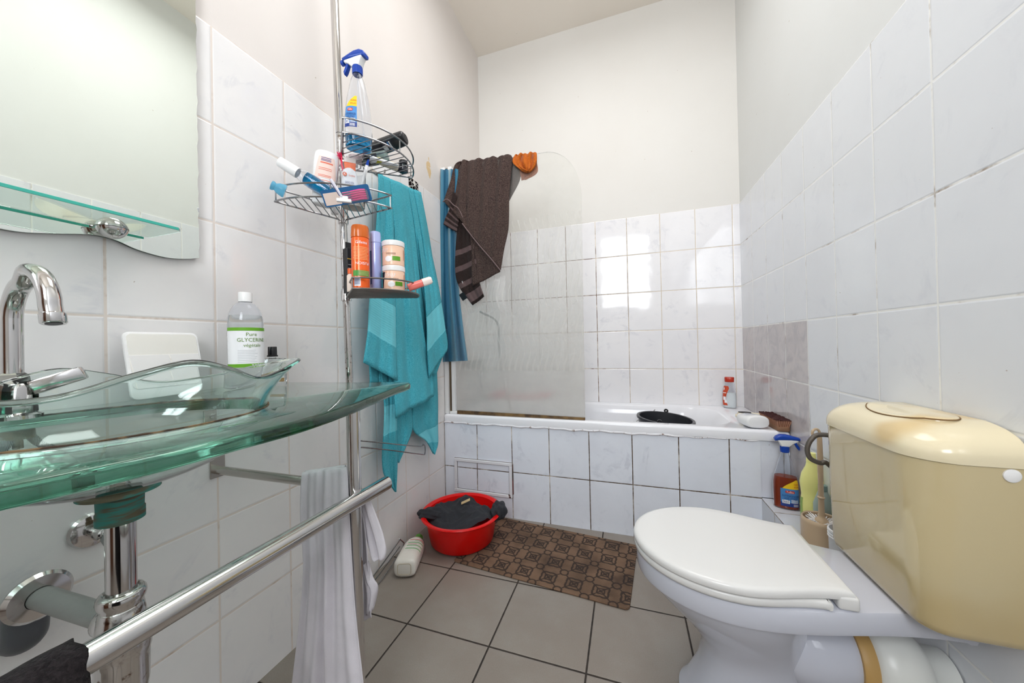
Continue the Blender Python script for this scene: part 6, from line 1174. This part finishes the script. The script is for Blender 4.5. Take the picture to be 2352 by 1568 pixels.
# outlet connector
bm = nb(); lathe(bm, [(0.060, 0.0), (0.0765, 0.001), (0.0785, 0.004), (0.0785, 0.026), (0.0765, 0.029), (0.060, 0.030)], 44, axisM((1.490, TY0, 0.1985), (1.70, TY0, 0.190)), cap=False); to.part('sealing_tape', bm, mat('tan_tape', (186, 150, 92), 0.45), world=True, label='tan sealing tape round the outlet')
bm = nb(); lathe(bm, [(0.0, 0.0), (0.076, 0.0), (0.086, 0.010), (0.0915, 0.030), (0.0925, 0.055), (0.087, 0.080), (0.070, 0.098), (0.055, 0.106), (0.055, 0.150), (0.0, 0.150)], 44, axisM((1.5165, TY0, 0.1970), (1.70, TY0, 0.186))); to.part('pan_connector', bm, mat('connector_white', (222, 224, 220), 0.3), world=True, angle=70)
fh = [aY(u, v, 1.445) for u, v in ((1884, 998), (1864, 1008), (1854, 1030), (1861, 1052), (1884, 1063), (1900, 1064))]
bm = nb(); tube(bm, [Vector((1.58, 1.403, fh[0].z + .006))] + fh + [Vector((1.60, 1.45, fh[-1].z - .05)), Vector((1.64, 1.47, 0.42)), Vector((1.655, 1.48, 0.32))], 0.0066, 14, smooth=6); to.part('supply_hose', bm, mat('grey_braid', (98, 92, 86), 0.4, 0.5, bump=(600., .6, .001)), parent=cis, world=True)

# ------------------------------------------------------------------ floor
b = NB('patterned_mat'); x, y, z = b.opos(); CW = 0.1035
u = b.m_('DIVIDE', b.m_('ADD', x, b.m_('MULTIPLY', b.m_('SUBTRACT', b.noise(b.P, 70.0), 0.5), 0.006)), CW); v = b.m_('DIVIDE', b.m_('ADD', y, b.m_('MULTIPLY', b.m_('SUBTRACT', b.noise(b.P, 64.0), 0.5), 0.006)), CW)
p_ = b.m_('ADD', u, v); q_ = b.m_('SUBTRACT', u, v)
def cen(f): return b.m_('ABSOLUTE', b.m_('SUBTRACT', b.m_('FRACT', f), 0.5))
a_, c_ = cen(p_), cen(q_)          # distance from cell centre in the diamond frame
au, cv = cen(u), cen(v)
mx_ = b.m_('MAXIMUM', au, cv); mn = b.m_('ADD', a_, c_)
def line(f, at, w): return b.ramp(b.m_('ABSOLUTE', b.m_('SUBTRACT', f, at)), w, w + 0.018, 1.0, 0.0)
rad = b.m_('SQRT', b.m_('ADD', b.m_('MULTIPLY', au, au), b.m_('MULTIPLY', cv, cv)))
L1 = line(a_, 0.5, 0.026); L2 = line(c_, 0.5, 0.026)
L3 = line(mx_, 0.13, 0.022); L4 = b.ramp(mx_, 0.055, 0.075, 1.0, 0.0)
quat = b.m_('ADD', rad, b.m_('MULTIPLY', b.m_('MULTIPLY', b.m_('MINIMUM', au, cv), -1.0), 0.35))
L5 = line(quat, 0.270, 0.025)
au2, cv2 = cen(b.m_('ADD', u, 0.5)), cen(b.m_('ADD', v, 0.5)); rad2 = b.m_('SQRT', b.m_('ADD', b.m_('MULTIPLY', au2, au2), b.m_('MULTIPLY', cv2, cv2)))
L6 = line(rad2, 0.155, 0.024); ins_ = b.ramp(rad2, 0.14, 0.15)
au3, cv3 = au2, cv
k_ = b.m_('MAXIMUM', b.m_('MAXIMUM', b.m_('MULTIPLY', b.m_('MAXIMUM', L1, L2), ins_), b.m_('MAXIMUM', L3, L4)), b.m_('MAXIMUM', L5, L6))
wear = b.ramp(b.noise(b.P, 8.0, 4.0), 0.35, 0.7); base = b.mix(wear, rgb(138, 108, 85), rgb(104, 80, 62))
st_ = b.ramp(b.noise(b.P, 4.5, 5.0, 0.6), 0.58, 0.72, 0.0, 0.65); base = b.mix(st_, base, rgb(66, 48, 40))
rib = b.m_('SINE', b.m_('MULTIPLY', y, 2 * PI / 0.0042)); base = b.mix(b.ramp(rib, -0.2, 0.8, 0.0, 0.28), base, rgb(84, 66, 54))
b.set('Base Color', b.mix(b.m_('MULTIPLY', k_, 0.88), base, rgb(46, 36, 33))); b.set('Roughness', 0.95); b.set('Normal', b.bump(b.m_('ADD', b.noise(b.P, 500.0), b.m_('MULTIPLY', rib, 0.5)), 0.7, 0.003)); MATM = b.m
bm = nb(); prism(bm, [(p.x, p.y) for p in rr(-0.3665, 0.3665, -0.209, 0.209, 0.018, 6)], 0.006, bev=0.0015, seg=1)
o = link('door_mat', fin(bm, 'door_mat', True), MATM); o.location = (0.660, 1.7235, 0.0003); o.rotation_euler = (0, 0, math.radians(-5.4)); tag(o, 'brown ribbed mat with dark geometric pattern on the grey floor tiles', 'mat')
BX, BY = 0.240, 1.712
rb = Thing('washing_up_bowl', 'round red plastic bowl full of dark laundry on the floor corner', 'bowl', (BX, BY, 0.0070))
bm = nb(); lathe(bm, [(0, 0.0), (0.128, 0.0), (0.140, 0.003), (0.150, 0.012), (0.168, 0.105), (0.172, 0.112), (0.176, 0.128), (0.188, 0.132), (0.194, 0.137), (0.192, 0.141), (0.182, 0.142), (0.170, 0.136), (0.146, 0.016), (0.136, 0.008), (0, 0.006)], 80, cap=False); rb.part('bowl_body', bm, RED, raw=True, angle=50)
bm = nb(); N_ = 90; g = []
for j in range(N_ // 2 + 1):
    r_ = 0.158 * j / (N_ // 2); row = []
    for k in range(N_):
        a = 2 * PI * k / N_; xx, yy = r_ * math.cos(a), r_ * math.sin(a); f = j / (N_ // 2)
        wx, wy = xx + 0.02 * math.sin(yy * 31), yy + 0.025 * math.sin(xx * 23 + 1)
        h = 0.124 + 0.016 * math.sin(a * 2 + 0.8 + f * 2) * f + 0.014 * math.sin(wx * 27 + wy * 20) + 0.010 * (1 - abs(math.sin(wx * 46 - wy * 24 + 2))) + 0.006 * (1 - abs(math.sin(wx * 30 + wy * 62))) + 0.012 * (1 - f)
        h += 0.026 * math.exp(-((xx - 0.10) ** 2 + (yy - 0.06) ** 2) / 0.0016) + 0.026 * math.exp(-((xx + 0.02) ** 2 + (yy - 0.085) ** 2) / 0.0012)
        h -= max(0, f - 0.86) * 0.12
        row.append(bm.verts.new((xx, yy, max(0.03, h))))
    g.append(row)
for j in range(N_ // 2):
    for k in range(N_): bm.faces.new((g[j][k], g[j][(k + 1) % N_], g[j + 1][(k + 1) % N_], g[j + 1][k]))
bmesh.ops.remove_doubles(bm, verts=bm.verts[:], dist=1e-6); bmesh.ops.translate(bm, verts=bm.verts[:], vec=(BX, BY, 0.007))
lau = Thing('laundry', 'charcoal grey sweatshirt bundled in the red bowl', 'clothing', (BX, BY, 0.05))
o = lau.part('garment', bm, CHAR, world=True, angle=180)
bm = nb(); crumple(bm, (0, 0, 0), 0.036, 0.045, 0.040, 21, 4, 0.18); bm.transform(Matrix.Translation((BX + 0.176, BY + 0.036, 0.150)) @ Matrix.Rotation(0.4, 4, 'Y')); lau.part('sleeve', bm, CHAR, world=True, angle=180)
bm = nb(); crumple(bm, (0, 0, 0), 0.060, 0.042, 0.026, 23, 4, 0.18); bm.transform(Matrix.Translation((BX - 0.125, BY - 0.075, 0.146)) @ Matrix.Rotation(0.5, 4, 'Z')); lau.part('sleeve', bm, CHAR, world=True, angle=180)
bm = nb(); box(bm, (-0.024, -0.008, 0), (0.024, 0.008, 0.003), 0.001, 1); bm.transform(Matrix.Translation((BX + 0.005, BY + 0.035, 0.172)) @ Matrix.Rotation(-0.3, 4, 'Y') @ Matrix.Rotation(0.5, 4, 'X') @ Matrix.Rotation(0.3, 4, 'Z')); lau.part('neck_label', bm, mat('beige_label', (206, 180, 136), 0.7), world=True, label='beige neck label')
f0 = Vector((0.138, 1.395, 0.0392)); f1 = Vector((0.066, 1.600, 0.0340))
fb = lying('detergent_bottle', 'white detergent bottle with green cap lying on the floor tiles', 'bottle', f0, f1, 0.0)
KF = 1.14
Pf = Prof([(0, 0.027, 0.022, 3.4), (0.004, 0.036, 0.0285, 3.6), (0.012, 0.0395, 0.0325, 3.4), (0.06, 0.0400, 0.0335, 3.0), (0.12, 0.0395, 0.033, 2.8), (0.150, 0.036, 0.031, 2.5), (0.172, 0.026, 0.024, 2.2), (0.182, 0.018, 0.018, 2), (0.186, 0.016, 0.016, 2)])
fb.o.scale = (KF, KF, KF); fb.M = fb.M @ Matrix.Scale(KF, 4)
bm = nb(); Pf.body(bm); fb.part('bottle_body', bm, mat('milk_plastic', (232, 228, 220), 0.3), angle=60)
bm = nb(); lathe(bm, [(0, 0.1865), (0.0175, 0.1865), (0.0165, 0.209), (0, 0.210)], 24); fb.part('cap', bm, mat('green_cap', (96, 190, 60), 0.35), label='green cap')
zd = axisM(f0, f1).inverted().to_3x3() @ Vector((0.45, -0.2, 1)); au_ = math.atan2(zd.y, zd.x)
bm = nb(); Pf.patch(bm, au_ - 0.85, au_ + 0.85, 0.062, 0.148, 0.0006); lb = fb.part('label', bm, mat('label_off_white', (236, 236, 226), 0.4)); 
bm = nb(); 
for k in range(3): Pf.patch(bm, au_ - 0.75, au_ + 0.75, 0.070 + k * 0.020, 0.0745 + k * 0.020, 0.0010, 10, 1)
Pf.patch(bm, au_ - 0.2, au_ + 0.7, 0.125, 0.128, 0.0010, 8, 1); fb.part('green_print', bm, mat('print_mint', (110, 176, 110), 0.5), parent=lb)
bm = nb(); Pf.patch(bm, au_ - 0.75, au_ + 0.75, 0.133, 0.137, 0.0010, 10, 1); Pf.patch(bm, au_ - 0.75, au_ + 0.1, 0.1005, 0.1025, 0.0010, 10, 1); fb.part('red_print', bm, mat('print_rose', (216, 70, 96), 0.5), parent=lb)
bm = nb()
for k in range(7): Pf.patch(bm, au_ - 0.7, au_ + 0.5, 0.077 + k * 0.0072, 0.078 + k * 0.0072, 0.0008, 8, 1)
fb.part('small_print', bm, GREYL, parent=lb)
bm = nb(); prof = rr(-0.024, 0.024, -0.019, 0.019, 0.009, 5); pts = [Vector((p.x, p.y, -0.0002)) for p in prof]; tube(bm, pts + [pts[0]], 0.0011, 6, cap=False); fb.part('base_ridge', bm, mat('milk_plastic_dirty', (196, 182, 158), 0.5))
wr = Thing('wire_rack', 'fallen chrome wire rack lying on the floor against the tiled wall', 'rack', (0.03, 1.40, 0.0))
bm = nb(); w0, w1 = aX(912, 1243, 0.028), aX(846, 1330, 0.028); w0.y = 1.51
tube(bm, [(0.030, 1.25, 0.010), (0.030, 1.34, 0.024), (0.028, 1.505, 0.070), (0.027, 1.515, 0.078), (0.029, 1.522, 0.070), (0.046, 1.515, 0.045), (0.060, 1.34, 0.006), (0.062, 1.25, 0.0032)], 0.0026, 8, smooth=3); tube(bm, [(0.046, 1.25, 0.0030), (0.044, 1.36, 0.022), (0.040, 1.500, 0.056)], 0.0020, 8); wr.part('wire_frame', bm, WIRE, world=True)
